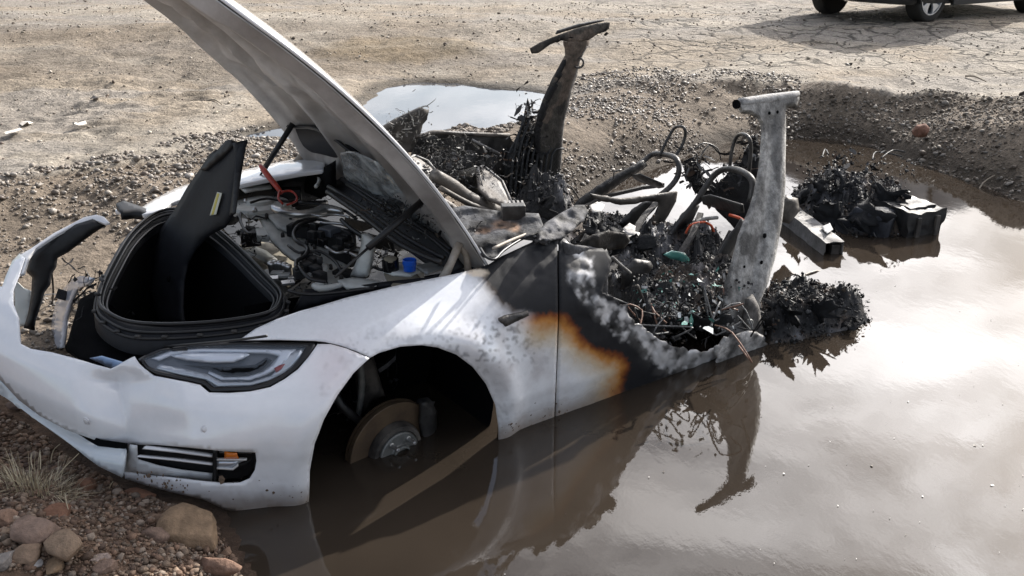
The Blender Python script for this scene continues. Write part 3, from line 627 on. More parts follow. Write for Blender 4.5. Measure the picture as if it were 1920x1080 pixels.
part([(0,707),(38,748),(79,779),(126,804),(189,826),(239,833),(239,846),(232,893),(189,873),(142,841),(94,807),(63,785),(0,737),(-80,690),(-80,640)], 'bumper_lip', 'paint', LB(.03), step=8, solid=.008, off=1,
     disp=lambda P: .085*np.exp(-(dline(P, [(0,707),(38,748),(79,779),(126,804),(189,826),(239,833)])/22)**2)-.01, color=(.55, .60, .64), parent=bump_o)  # lip colour carries the shade under the fascia, darker than the body paint
part([(130,803),(160,813),(189,824),(239,831),(240,850),(222,858),(200,846),(165,826)], 'lip_gap_dark', 'carpet', LB(-.02), step=6, parent=bump_o)  # black sheet standing in for the dark gap between fascia and lip
# fog lamp pocket: a sloped inner wall, two blades, black lamp box
part([(a+((-1, 4)[a > 300] if 0 else 0), b) for a, b in FOG], 'vent_recess', 'black_plastic', LB(-.07), step=10, parent=bump_o)
part([(243,834),(256,836),(258,862),(300,874),(345,882),(398,888),(398,903),(320,893),(270,888),(234,884)], 'vent_ramp', 'paint', LP((240,860,'x',.085),(400,905,'x',.30),(400,878,'x',.36)) if 0 else LB(-.03), step=9, disp=lambda P: .03*sstep(240, 400, P[:, 0]), color=(.58, .60, .62), solid=.004, parent=bump_o)
for u, v in (((266,842),(398,858)), ((254,857),(398,873))):
    pts = [(u[0], u[1]), ((u[0]+v[0])/2, (u[1]*.55+v[1]*.45)), v, (v[0], v[1]-2.6), ((u[0]+v[0])/2, (u[1]*.55+v[1]*.45)-2.6), (u[0]+4, u[1]-1.5)]
    part(pts, 'vent_blade', 'paint', LB(-.012), step=6, color=(.7, .7, .72), solid=.012, parent=bump_o)
fb = part([(403,846),(478,848),(479,865),(475,882),(465,895),(448,902),(403,902)], 'fog_lamp_box', 'gloss_black', LB(-.045), step=7, solid=.004, parent=bump_o)
part([(400,845),(405,845),(405,903),(400,903)], 'vent_post', 'black_plastic', LB(-.005), step=5, solid=.03, parent=bump_o)
part([(421,847),(444,848),(448,862),(420,862)], 'side_reflector', 'amber', LB(-.02), step=5, solid=.01, bulge=.01, bw=4, parent=bump_o)
part([(404,862),(440,863),(462,862),(448,868),(434,880),(404,879)], 'fog_lamp', 'glass_grey', LB(-.028), step=5, bulge=.012, bw=6, parent=bump_o)
part([(404,861),(463,862),(462,864),(404,864)], 'lamp_blade', 'paint', LB(-.016), step=4, color=(.6,.6,.6), solid=.01, parent=bump_o)
part([(404,877),(436,879),(445,872),(447,874),(437,882),(404,880)], 'lamp_blade', 'paint', LB(-.016), step=4, color=(.6,.6,.6), solid=.01, parent=bump_o)
def disc_at(px, py, lift, r, name, m, parent, t=.003, n=16):
    c = W3(lift(np.array([px]), np.array([py])))[0]; a = W3(lift(np.array([px+6.]), np.array([py])))[0]; b = W3(lift(np.array([px]), np.array([py+6.])))[0]
    nn_ = np.cross(a-c, b-c); nn_ /= np.linalg.norm(nn_); nn_ *= np.sign(nn_@(CAMW-c))
    return MB().lathe(c-nn_*.002, nn_, [(r*1.25, 0), (r*1.25, t), (r*1.12, t), (r*1.1, t*.4), (r, t*.4), (r*.95, t*1.1), (r*.3, t*1.25)], n, (.66, .66, .68)).build(name, m, parent)
for q in ((162,790), (384,805), (573,807)): disc_at(q[0], q[1], LB(.0), .010, 'parking_sensor', 'paint', bump_o, .004)
# bumper's far end, torn loose: white flange above, dark inner skin below
fl = LP((40,490,'z',.66), (110,435,'z',.74), (200,412,'z',.80))
part([(24,492),(40,476),(57,466),(100,437),(157,407),(180,402),(195,406),(205,417),(196,419),(173,410),(143,420),(105,440),(67,465),(54,481),(44,512),(36,515)], 'bumper_flange', 'paint', fl, step=6, solid=.012, bevel=.002, color=(.74, .745, .765), label='torn upper edge of the bumper curling up at its far end')
part([(54,481),(67,465),(105,440),(143,420),(173,411),(205,417),(196,424),(175,438),(152,455),(128,473),(108,484),(106,500),(97,515),(95,533),(84,548),(78,570),(68,598),(64,620),(44,615),(52,590),(58,556),(60,520),(50,510)], 'bumper_inner', 'black_plastic',
     LP((57,480,'z',.64), (200,418,'z',.78), (60,600,'z',.40)), step=7, solid=.012, bulge=.02, bw=14)
part([(26,522),(44,540),(58,545),(56,585),(46,612),(36,612),(28,580)], 'bracket', 'milky', LP((57,480,'z',.60), (200,418,'z',.74), (60,600,'z',.36)), step=6, rough=.02, solid=.004)
part([(134,524),(150,517),(172,521),(168,530),(142,543),(130,570),(122,600),(119,630),(116,652),(101,654),(96,630),(97,600),(104,570),(118,543)], 'crash_bar', 'paint', LP((110,650,'x',.10), (150,520,'x',.16), (110,600,'x',.12)), step=5, solid=.012, color=(.72, .76, .86), label='white curved crash bar behind the torn bumper')
# mess of black brackets and clips between bumper and frunk
def blob(px, py, a, v, r, n, size, pal, m='debris', name='bits', kinds=('shard', 'lump', 'strip', 'wire', 'strip'), kind='stuff', parent=CAR, mbx=None):
    mbx = mbx or MB(); c = W1(px, py, a, v); return cluster(mbx, c, r, n, size, pal, kinds)
mb = MB()
BLK = [(.012,.012,.013)]*5+[(.03,.03,.032), (.06,.06,.065), (.12,.12,.12)]
for q in [(150,560),(150,600),(160,630),(185,560),(175,610),(190,640),(140,640),(205,655),(225,640)]: blob(q[0], q[1], 'x', .26, (.10, .10, .12), 60, .011, BLK, mbx=mb)
for q in [(175,545),(165,530),(120,560),(105,610),(80,630),(60,560)]: blob(q[0], q[1], 'x', .14, (.05, .06, .06), 8, .010, BLK+[(.3,.3,.3)], mbx=mb)
mb.build('broken_brackets', 'debris', CAR, kind='stuff')
part([(150,560),(180,545),(200,620),(250,640),(330,645),(450,640),(500,625),(560,590),(640,585),(560,620),(470,648),(300,662),(258,672),(228,684),(205,690),(150,675),(125,650),(132,620)], 'front_apron', 'carpet', LP((150,560,'z',.60), (560,590,'z',.72), (228,684,'z',.58)), step=10, rough=.02, solid=.005)
part([(118,655),(135,628),(160,640),(185,655),(165,682),(140,670)], 'duct', 'carpet', LA('x', .13), step=6, bulge=.05, bw=14)
part([(168,672),(190,668),(238,682),(212,692)], 'chrome_scrap', 'paint', LP((168,672,'z',.60), (238,682,'z',.62), (212,692,'z',.58)), step=7, rough=.006, color=(.35, .5, .75), solid=.003)
mb = MB()
for pts in ([(92,480),(98,520),(99,560),(88,610)], [(45,645),(60,625),(85,600),(100,612)], [(175,540),(160,535),(150,545)], [(230,655),(300,650),(420,640),(500,630)], [(215,640),(260,655),(350,655)]):
    MB().tube([W1(a, b, 'x', .16+.0007*max(0, a-150)) for a, b in pts], .004, 6).build('wire', 'rubber', CAR)

# ------------------------------------------------------------ headlight
HL = [(259,673),(275,664),(300,653),(360,644),(450,641),(592,642),(589,654),(576,671),(556,692),(531,710),(505,724),(470,732),(395,734),(379,720),(330,709),(291,700),(273,689)]
hl = part(HL, 'headlight', 'dark_housing', LB(-.045), step=8, color=(.1,.1,.1))
def shrink(poly, k, c=None):
    c = np.mean(poly, 0) if c is None else np.array(c); return [tuple(c+(np.array(p)-c)*k) for p in poly]
part(HL, 'lamp_seal', 'gloss_black', LB(-.006), step=5, holes=[[(268,673),(300,659),(362,650),(450,647),(574,649),(562,670),(548,688),(526,703),(500,715),(468,724),(402,726),(384,712),(332,702),(292,693),(278,686)]], solid=.012, parent=hl)
part([(268,673),(300,659),(362,650),(450,647),(574,649),(562,670),(548,688),(526,703),(500,715),(468,724),(402,726),(384,712),(332,702),(292,693),(278,686)], 'lens', 'lens', LB(.0), step=8, parent=hl, solid=.003)
part([(318,665),(340,661),(400,660),(455,661),(468,664),(455,674),(440,681),(400,682),(350,677),(330,672)], 'lamp_bar', 'led', LB(-.012), step=5, bulge=.018, bw=7, parent=hl, solid=.004)
part([(284,672),(320,657),(380,653),(555,655),(545,672),(528,688),(500,703),(470,712),(415,713),(390,700),(392,696),(420,707),(465,706),(492,697),(508,684),(522,668),(500,663),(380,661),(325,666),(298,677)], 'light_guide', 'led', LB(-.02), step=5, bulge=.008, bw=4, parent=hl, solid=.004)
part([(300,683),(340,690),(390,702),(416,716),(470,716),(505,706),(530,692),(548,674),(556,662),(566,655),(570,658),(556,678),(534,698),(505,713),(470,722),(408,724),(386,711),(330,700),(292,690)], 'lower_rim', 'glass_grey', LB(-.014), step=5, parent=hl, solid=.003)
part([(530,668),(566,654),(562,668),(545,687),(522,702),(508,706),(520,692)], 'corner_reflector', 'glass_grey', LB(-.008), step=5, parent=hl, solid=.003)
part([(514,690),(526,684),(534,682),(527,692),(517,698)], 'red_reflector', mat('red_reflector', (.22, .03, .03), .3), LB(-.003), step=5, parent=hl, solid=.003)
part([(340,684),(420,688),(478,684),(500,670),(510,676),(490,694),(460,704),(425,704),(395,694)], 'projector', 'carpet', LB(-.03), step=6, bulge=.02, bw=10, parent=hl)
# ------------------------------------------------------------ near wing
wing = [(450,639),(480,618),(520,600),(560,586),(600,575),(650,560),(700,548),(750,536),(800,526),(860,514),(900,503),(915,498),(940,482),(975,466),(1010,450),(1044,444),(1044.5,520),(1044.5,600),(1041,700),(1037.5,788),(1036,830),(934,862),(934,800),(928,758),(910,718),(885,686),(855,664),(820,651),(790,647),(750,650),(710,662),(694,671),(670,660),(640,649),(610,642),(592,640),(520,638)]
wing_o = part(wing, 'fender', 'burnt_paint', LB(), step=5, color=paint_color, solid=.005, off=1, disp=lambda P: (fbm(P*.05, 3)-.5)*.012*sstep(900, 960, P[:, 0])*sstep(560, 500, P[:, 1]))
part([(929,598),(945,590),(990,581),(993,592),(960,608),(948,614)], 'side_badge', 'burnt_steel', LB(.004), step=5, bulge=.01, bw=5, parent=wing_o, solid=.006)
# ------------------------------------------------------------ door remains and sill
door = [(1047,444),(1060,452),(1075,470),(1092,468),(1120,470),(1138,468),(1141,490),(1136,520),(1130,545),(1150,560),(1172,572),(1178,592),(1196,607),(1220,626),(1250,645),(1290,655),(1320,660),(1338,652),(1352,640),(1380,628),(1396,622),(1420,622),(1436,634),(1441,655),(1432,672),(1440,700),(1300,760),(1200,790),(1150,805),(1038.5,832),(1040,788),(1043.5,700),(1047,600)]
door = ragged(door, 5, lambda p: p[0] > 1075 and p[1] < 664 and not (p[0] > 1425 and p[1] > 640))
door_o = part(door, 'door', 'burnt_paint', LB(-.002), step=5, color=paint_color, solid=.008, off=1, rough=.004,
     disp=lambda P: (fbm(P*.05+3, 5)-.5)*.035*sstep(40, 8, dline(P, ASH))+.012*(fbm(P*.16+30, 3)-.5)*sstep(30, 4, dline(P, ASH)), label='scorched lower door skin with a ragged ash grey edge')
part([(1039,470),(1052,470),(1053,700),(1049,812),(1032,812),(1037,700)], 'door_gap_dark', 'carpet', LB(-.018), step=6)  # black strip added behind the door gap to keep it dark
part([(938,740),(990,700),(1010,860),(938,880),(932,820)], 'arch_sun_block', 'carpet', LB(-.014), step=8, parent=wing_o)  # dark backing added behind the wing to block sun on its inner face
# ------------------------------------------------------------ wheel well: liner, strut, disc, hub, caliper
g = []
for k in range(25):
    a = math.radians(-28+k*236/24); x = .93-.395*math.cos(a); z = .36+.385*math.sin(a)
    g.append([W3([x, y, z])[0] for y in (.865, .80, .55, .42)])
liner = MB().grid(np.array(g)).build('wheel_arch_liner', 'carpet', CAR, solid=.004)
G = [[W3([x, .42, z])[0] for z in np.linspace(-.1, .72, 6)] for x in np.linspace(.56, 1.95, 8)]  # inner arch wall, lengthened rearward to block sun from the wheel well
MB().grid(np.array(G)).build('inner_arch_panel', 'carpet', CAR)
hubc = np.array([.965, .80, .245]); ayl = W3([0, 1, 0])[0]-W3([0, 0, 0])[0]; axn = ayl+.12*(W3([1, 0, 0])[0]-W3([0, 0, 0])[0])+.05*(W3([0,0,1])[0]-W3([0,0,0])[0]); axn /= np.linalg.norm(axn)
hc = W3(hubc)[0]
disc = MB().lathe(hc-axn*.025, axn, [(.176, -.03), (.178, -.028), (.178, -.020)], 48).lathe(hc-axn*.025, axn, [(.110, -.012), (.178, -.012), (.178, .006), (.176, .008), (.108, .008), (.104, .0)], 56).build('brake_disc', 'rust_disc', CAR, angle=30)
MB().lathe(hc-axn*.02, axn, [(.106, -.02), (.106, .02), (.100, .034), (.085, .036), (.083, .03)], 40).build('disc_bell', 'burnt_steel', disc, angle=30)
hub = MB().lathe(hc+axn*.0, axn, [(.080, .0), (.080, .020), (.076, .024), (.040, .026), (.037, .030), (.036, .040), (.030, .042), (.028, .030), (.010, .030)], 36).build('wheel_hub', 'hub_metal', disc, angle=30)
u_ = np.cross(axn, [0, 0, 1.]); u_ /= np.linalg.norm(u_); v_ = np.cross(axn, u_)
for k in range(5):
    a = math.radians(18+72*k); c = hc+(.060*math.cos(a))*u_+.060*math.sin(a)*v_
    MB().lathe(c, axn, [(.010, .02), (.010, .028), (.0075, .029), (.0075, .064), (.005, .068)], 10).build('wheel_stud', 'steel', disc, angle=30)
part([(786,752),(800,748),(812,756),(820,772),(819,800),(815,826),(806,836),(794,834),(788,815),(784,790)], 'brake_caliper', 'black_steel', LA('y', .77), step=5, bulge=.04, bw=12, solid=.06, rough=.006)
# strut fork and arms
part([(664,672),(700,664),(709,700),(722,742),(700,752),(690,770),(672,782),(668,740),(664,705)], 'knuckle', 'burnt_steel', LA('y', .60), step=6, bulge=.03, bw=12, solid=.05, rough=.01)
MB().tube([W1(672, 660, 'y', .63), W1(678, 720, 'y', .64), W1(672, 780, 'y', .64)], [.012, .014, .010], 8).build('brake_pipe', 'hub_metal', CAR)
MB().tube([W1(610, 700, 'y', .55), W1(640, 760, 'y', .62), W1(690, 800, 'y', .66)], .016, 8).tube([W1(905, 740, 'y', .5), W1(860, 770, 'y', .55), W1(780, 800, 'y', .64)], .02, 8).build('control_arm', 'black_steel', CAR)
MB().lathe(W1(862, 757, 'y', .45), axn, [(.025, 0), (.025, .03), (.015, .04)], 16).build('bush', 'hub_metal', CAR)
mb = MB()
for q in [(640,760),(650,720),(690,690),(730,700)]: blob(q[0], q[1], 'y', .52, (.05,.05,.06), 6, .02, BLK, mbx=mb)
mb.build('arch_fixings', 'debris', CAR, kind='stuff')
# ------------------------------------------------------------ hood, open on its rear hinges
TH = math.radians(42.5); HX, HZ = 1.36, .885
def hoodpt(l, y, off=0., bowk=1.):
    wmax = .73; n = .03-.08*np.abs(y/wmax)**2.4+.02*y/wmax+.085*(1-(2*l/1.36-1)**2)*bowk+off
    return np.stack([HX-l*math.cos(TH)+n*math.sin(TH), y, HZ+l*math.sin(TH)+n*math.cos(TH)], -1)
def hw(l): return (.735-.085*(l/1.25)**2)*np.sqrt(np.clip(1-np.clip((l-1.12)/.32, 0, 1)**2.2, 0, 1))+1e-3
nl, nv = 64, 49
ls = np.linspace(0, 1.44, nl); vs = np.linspace(-1, 1, nv); Lg, Vg = np.meshgrid(ls, vs, indexing='ij')
Lr = Lg+.10*(1-Vg**2)*(-1)*np.clip(1-Lg/.4, 0, 1)*0
Yg = hw(Lg)*Vg
outer = W3(hoodpt(Lr, Yg).reshape(-1, 3)).reshape(nl, nv, 3)
hood = MB().grid(outer, (.78, .785, .80)).build('hood', 'paint', CAR, solid=.009, off=0, label='raised white hood seen from its grey underside')
# pressed inner frame
av = np.abs(Vg)
rim = sstep(.80, .88, av)+sstep(1.18, 1.3, Lg)+sstep(.16, .10, Lg)
beam = np.exp(-((Vg-(.42-.28*Lg/1.3))/.085)**2)+np.exp(-((Vg+(.42-.28*Lg/1.3))/.085)**2)+np.exp(-((Lg-.62-.12*av)/.07)**2)*.8+.9*np.exp(-((av-(.75-.5*(1.15-Lg)))/.05)**2)*(Lg > .55)
rel = np.clip(rim+beam, 0, 1.15)
offI = (-.015-.048*rel*np.clip((1-av)/.1, .25, 1))*np.clip((1-av)/.08, .42, 1)+.004*(fbm(np.stack([Lg*5, Vg*4], -1), 3)-.5)
inner = W3(hoodpt(Lr, Yg*.999, offI).reshape(-1, 3)).reshape(nl, nv, 3)
nn1 = fbm(np.stack([Lg*3.0, Vg*5], -1)+4, 5); nn2 = fbm(np.stack([Lg*1.6, Vg*9], -1)+14, 5)
cI = np.array([.62, .61, .60])*(1-.30*sstep(.42, .6, nn2))[..., None]; gd = sstep(.75, .45, rel)*sstep(.40, .55, fbm(np.stack([Lg*6, Vg*3], -1)+44, 5)); cI = cI*(1-.35*gd[..., None])+np.array([.30, .25, .20])*.35*gd[..., None]
so_ = np.clip(sstep(.75, .15, Lg)*.75+sstep(.5, .66, nn1)*.35, 0, 1)*sstep(.30, .6, nn1+.12*(Lg < .5)); cI = cI*(1-.72*so_[..., None])+np.array([.085, .068, .055])*.72*so_[..., None]
MB().grid(inner, cI.reshape(-1, 3)).build('inner_frame', 'hood_under', hood, solid=.003)
def hoodpoly(pts, name, m, off=-.045, solid=.006, parent=hood, n=3):
    q = np.array([hoodpt(np.array(l), np.array(v*hw(np.array(l))), off) for l, v in pts]); mb = MB(); mb.add(W3(q), [tuple(range(len(q)))]); return mb.build(name, m, parent, smooth=False, solid=solid)
hoodpoly([(1.20,.10),(1.24,.02),(1.13,-.10),(1.10,-.14),(1.08,-.08),(1.14,.06)], 'latch_slot', 'carpet', -.047)
hoodpoly([(1.10,.20),(1.115,.16),(1.04,.08),(1.02,.10)], 'latch_slot', 'carpet', -.047)
# black insulation along the hinge end
def lm(v): return .07+.20*float(sstep(.25, -.45, np.array(v)))+.012*math.sin(9*v)
G = [[W3(hoodpt(np.array(.004+t*lm(v)), np.array(v*.73*.95), -.028-.018*math.sin(math.pi*t)))[0] for v in np.linspace(-1, .95, 30)] for t in (0, .25, .5, .75, 1)]
MB().grid(np.array(G)).build('insulation', 'trim_black', hood, solid=.012)
MB().tube([W3(hoodpt(np.array(lm(v)+.015), np.array(v*.69), -.042))[0] for v in np.linspace(-1, .95, 16)], .008, 8).build('seal', 'rubber', hood)
# hinges and gas struts
hg = MB()
hg.tube([W1(862, 455, 'y', .68), W1(846, 492, 'y', .69), W1(830, 525, 'y', .69)], [.016, .014, .018], 8).tube([W1(862, 458, 'y', .67), W1(874, 480, 'y', .69), W1(878, 514, 'y', .70)], [.016, .012, .014], 8)
hg.build('hinge', 'bone', CAR)
MB().tube([W1(586, 250, 'y', -.66), W1(568, 290, 'y', -.68), W1(540, 322, 'y', -.70)], [.014, .016, .022], 8).tube([W1(572, 268, 'y', -.66), W1(583, 300, 'y', -.68), W1(600, 315, 'y', -.66)], [.012, .014, .016], 8).build('hinge', 'bone', CAR)
def strut(a, b, c):
    s = MB().tube([a, b], .0125, 10, None, 1).build('gas_strut', 'rubber', CAR)
    MB().tube([b, c], .0048, 8, None, 1).build('rod', 'black_steel', s); return s
strut(W1(795, 374, 'y', .56), W1(690, 465, 'y', .60), W1(628, 520, 'y', .62))
strut(W1(549, 232, 'y', -.56), W1(492, 322, 'y', -.60), W1(455, 390, 'y', -.62))
# ------------------------------------------------------------ front trunk tub and the upright panel that stands in it
ro = smooth_line([(176,585),(184,540),(205,495),(235,445),(268,415),(305,396),(345,398),(400,425),(450,467),(500,515),(536,556),(541,580),(525,602),(480,618),(400,630),(310,636),(245,634),(200,615)], 4, True)
ri = smooth_line([(200,575),(203,552),(222,510),(250,460),(285,425),(318,412),(345,414),(392,440),(440,480),(485,525),(512,552),(512,570),(495,588),(440,600),(370,607),(300,606),(240,598),(212,588)], 4, True)
rim1 = smooth_line([(188,582),(194,546),(214,502),(243,453),(277,420),(312,404),(345,406),(396,432),(446,474),(492,520),(524,555),(526,576),(510,596),(460,609),(385,618),(305,621),(243,616),(206,600)], 4, True)
zr = LP((200,570,'z',.68), (320,405,'z',.74), (520,570,'z',.75))
def loop(lp, dz=0.): 
    q = np.array(lp); C = zr(q[:, 0], q[:, 1]); C[:, 2] += dz; return C
ro_, ri_, rm_ = loop(ro, -.012), loop(ri, -.01), loop(rim1, .012)
nb = len(ri); cen = ri_.mean(0)
rows = [ro_+[0, 0, -.045], ro_+[0, 0, -.0], (ro_+rm_)/2+[0, 0, .0], rm_, (rm_*.5+ri_*.5)+[0, 0, -.006], ri_, ri_+[0, 0, -.035]]
tub = MB().grid(np.array([W3(r) for r in rows]), closed=True).build('frunk_rim', 'trim_black', CAR)
inn = [ri_+[0, 0, -.03]]+[cen+(ri_-cen)*k+[0, 0, -d] for k, d in ((.985, .10), (.95, .22), (.88, .34), (.75, .38))]
bt = MB().grid(np.array([W3(r) for r in inn]), closed=True); bt.add(W3(inn[-1]), [tuple(range(nb))]); bt.build('frunk_tub', 'carpet', CAR)
for k, dz, rr in ((.0, .014, .006), (.45, .010, .005), (1.0, .002, .006)):
    q = rm_*(1-k)+ri_*k+[0, 0, dz]; MB().tube(list(W3(q))+[W3(q)[0]], rr, 6, None, 1, False).build('seal_strip', 'rubber', tub)
for kk, dz_ in ((.15, -.002), (.6, -.004)):
    q = ro_*(1-kk)+rm_*kk+[0, 0, dz_+.008]; MB().tube(list(W3(q))+[W3(q)[0]], .0045, 6, None, 1, False).build('rim_ridge', 'rubber', tub)
for j in range(0, len(ro), 3):
    if 8 < j < 40: continue
    c = W3((ro_[j]*.8+rm_[j]*.2)+[0, 0, .01])[0]; MB().box(c, (.018, .012, .008)).build('clip', 'black_steel', tub)
PAN = thing('trim_panel', tuple(W1(320, 600, 'z', .40)), 'tall black plastic trim panel standing upright in the open front trunk', 'trim panel')
pl = LP((318,600,'z',.44), (300,450,'x',.50), (450,262,'x',.72))
part([(278,540),(281,500),(290,460),(304,425),(326,395),(350,352),(374,318),(392,290),(405,280),(412,292),(418,284),(428,262),(433,262),(436,268),(462,262),(459,290),(450,330),(444,370),(438,404),(424,426),(404,436),(385,448),(366,470),(352,495),(345,530),(344,575),(346,606),(330,612),(300,608),(288,590),(281,565)], 'panel', 'trim_black', pl, step=8, bulge=.03, bw=22, solid=.006, parent=PAN,
     disp=lambda P: .03*np.exp(-((P[:, 0]-(330+.55*(440-P[:, 1])*(P[:, 1] < 440)))/30)**2))
part([(374,318),(424,263),(432,262),(436,268),(430,280),(398,308),(384,320)], 'panel_flange', 'black_plastic', pl, step=6, solid=.025, parent=PAN, disp=lambda P: -.02+P[:, 0]*0)
part([(436,268),(462,262),(452,330),(441,400),(430,404),(438,340),(441,300)], 'panel_return', 'black_plastic', pl, step=6, solid=.004, parent=PAN, disp=lambda P: -.03+.05*sstep(436, 462, P[:, 0]))
part([(407,360),(416,362),(405,402),(393,404)], 'label_sticker', 'sticker', pl, step=5, disp=lambda P: -.045+P[:, 0]*0, solid=.001, parent=PAN)
part([(407,362),(411,363),(400,402),(396,403)], 'label_band', 'yellow', pl, step=5, disp=lambda P: -.0475+P[:, 0]*0, solid=.001, parent=PAN)
disc_at(316, 523, lambda a, b: pl(a, b)+(OC-pl(a, b))*.012, .010, 'panel_hole', 'carpet', PAN)
# ------------------------------------------------------------ far wing with its raised gap edge
part([(215,395),(226,378),(240,378),(262,390),(290,372),(330,352),(365,341),(440,322),(520,304),(604,288),(612,300),(606,318),(560,324),(500,335),(440,348),(400,356),(360,366),(320,380),(300,396),(268,402),(240,394)], 'fender', 'paint', LP((262,388,'z',.72), (440,325,'z',.80), (604,296,'z',.90)), step=8, color=(.72, .73, .75), solid=.02, bevel=.004, bulge=.012, bw=8, label='far side fender edge beyond the engine bay')
part([(217,382),(232,376),(256,384),(292,398),(288,404),(250,398),(226,400)], 'lamp_remnant', 'black_plastic', LA('z', .735), step=6, solid=.03, bulge=.01, bw=6)
part([(300,400),(370,372),(440,352),(520,338),(600,322),(640,318),(640,352),(600,372),(560,378),(480,386),(440,420),(400,424),(345,398)], 'inner_wing_panel', 'black_plastic', LP((345,395,'z',.68), (600,325,'z',.84), (560,375,'z',.68)), step=9, rough=.02, solid=.004)
part([(445,348),(470,338),(500,336),(510,352),(480,356),(460,360)], 'plate', 'pale_panel', LA('z', .80), step=7, solid=.006)
# engine bay bulkhead floor, dark
part([(420,430),(440,350),(620,300),(700,330),(860,440),(900,505),(860,520),(700,552),(600,578),(545,590),(536,556),(480,495)], 'bay_floor', 'black_plastic', LP((440,400,'z',.45), (640,300,'z',.50), (700,552,'z',.50)), step=12, rough=.03)
ENG = lambda z: LA('z', z)
# tan sheet added in the bay for the ground seen through it
part([(447,460),(470,452),(510,455),(560,470),(600,490),(560,520),(540,540),(510,520)], 'bay_ground_patch', 'tan', ENG(.52), step=9, rough=.02, solid=.004)
part([(482,400),(505,384),(545,386),(560,395),(566,412),(600,440),(640,480),(665,512),(660,527),(625,535),(598,528),(560,492),(530,470),(508,448),(495,426)], 'strut_brace', 'pale_panel', ENG(.72), step=7, bulge=.012, bw=7, solid=.02, color=(.5, .5, .5))
part([(497,398),(540,392),(556,404),(560,420),(540,432),(520,425)], 'brace_plate', 'pale_panel', ENG(.745), step=6, bulge=.008, bw=5, solid=.01)
part([(556,470),(600,455),(650,490),(668,520),(640,536),(600,534)], 'cover_plate', 'alu', ENG(.70), step=7, bulge=.01, bw=6, solid=.02)
mb = MB().lathe(W1(489, 386, 'z', .74), (0, 0, 1), [(.13, -.02), (.13, .0), (.12, .012), (.06, .016), (.055, .03), (.02, .032)], 28).build('strut_tower', 'pale_panel', CAR, angle=30)
for k in range(3):
    a = k*2.1+.5; c = W1(489, 386, 'z', .755)+np.array([.09*math.cos(a), .09*math.sin(a), 0]); MB().lathe(c, (0, 0, 1), [(.011, 0), (.011, .01), (.006, .02)], 8).build('bolt', 'steel', mb)
part([(479,428),(500,424),(508,434),(505,441),(482,441)], 'bracket', 'milky', ENG(.72), step=6, solid=.03, bevel=.003)
part([(455,470),(480,462),(500,470),(520,486),(500,492),(470,480)], 'cross_tube', 'alu', ENG(.58), step=6, bulge=.02, bw=8, solid=.02)
def T(pts, r, name, m, z=.75, a='z', seg=8, parent=CAR, col=None): return MB().tube([W1(p[0], p[1], a, (p[2] if len(p) > 2 else z)) for p in pts], r, seg, col).build(name, m, parent)
T([(510,389),(528,397),(560,402),(592,398),(612,392),(645,397)], [.012, .018, .019, .02, .024, .012], 'coolant_pipe', 'steel', .80)
T([(592,412),(565,420),(551,436),(556,452),(576,464),(572,480),(556,490),(556,505)], .008, 'hose', 'rubber', .80)
T([(545,425),(560,415),(590,410),(620,418)], .007, 'hose', 'rubber', .80)
T([(600,418),(640,420),(668,436),(676,450)], .007, 'hose', 'steel', .80)
T([(640,412),(660,430),(690,450),(700,470)], .009, 'hose', 'rubber', .82)
T([(455,390),(450,410),(458,430),(470,440)], .006, 'cable', 'rubber', .74)
T([(610,500),(604,520),(598,536)], [.016, .014, .018], 'hose', 'milky', .76)
T([(588,535),(600,541),(625,538),(650,533),(700,532)], [.010, .013, .012, .01, .008], 'pipe', 'pale_panel', .78)
def boxpx(px, py, z, sz, name, m, rot=.6, tilt=0., parent=CAR, bevel=.004):
    c = W1(px, py, 'z', z); ca_, sa_ = math.cos(rot), math.sin(rot)
    Aq = [[ca_, sa_, 0], [-sa_, ca_, 0], [0, 0, 1]]
    if tilt: Aq = [[ca_*math.cos(tilt), sa_*math.cos(tilt), math.sin(tilt)], [-sa_, ca_, 0], [-ca_*math.sin(tilt), -sa_*math.sin(tilt), math.cos(tilt)]]
    return MB().box(c, sz, Aq).build(name, m, parent, smooth=False, bevel=bevel)
fu = boxpx(620, 445, .76, (.20, .09, .07), 'fuse_box', 'black_plastic', -.62)
boxpx(618, 433, .80, (.07, .06, .03), 'relay_cover', 'dark_housing', -.62, parent=fu)
for q in [(590,425),(605,455),(640,452),(632,468),(655,462),(600,440),(650,445),(586,440)]: boxpx(q[0], q[1], .80, (.035, .025, .03), 'connector', 'gloss_black' if q[0] % 2 else 'black_plastic', -.62, parent=fu)
for q in [(665,478),(652,470),(668,468)]: boxpx(q[0], q[1], .79, (.03, .012, .012), 'terminal', 'steel', -.5, parent=fu)
boxpx(650, 478, .74, (.12, .08, .06), 'relay_block', 'black_plastic', -.6)
for q in [(576,482),(590,490),(574,500),(592,507),(560,512),(600,518)]: boxpx(q[0], q[1], .78, (.045, .035, .035), 'plug', 'black_plastic', -.4+q[0]*.01)
boxpx(600, 488, .805, (.02, .03, .02), 'plug', 'black_plastic', .2)
rad = boxpx(520, 518, .70, (.15, .07, .02), 'coolant_valve', 'alu', -.75)
for q in [(508,498),(516,496),(524,497),(534,500),(541,503)]:
    MB().lathe(W1(q[0], q[1], 'z', .745), (0, 0, 1), [(.011, -.03), (.011, .0), (.014, .002), (.014, .012), (.006, .016)], 10).build('bolt', 'steel', rad)
for q in [(520,512),(532,516),(510,522),(540,530),(552,520)]: boxpx(q[0], q[1], .735, (.045, .035, .01), 'fin', 'alu' if q[0] % 3 else 'steel', -.8+.02*q[1], parent=rad, bevel=.001)
part([(678,438),(692,436),(704,446),(703,470),(698,500),(692,520),(672,526),(656,518),(668,490),(676,462)], 'strut_bracket', 'alu', LP((690,438,'z',.92), (660,520,'z',.76), (695,515,'z',.78)), step=5, bulge=.025, bw=10, solid=.01, rough=.008)
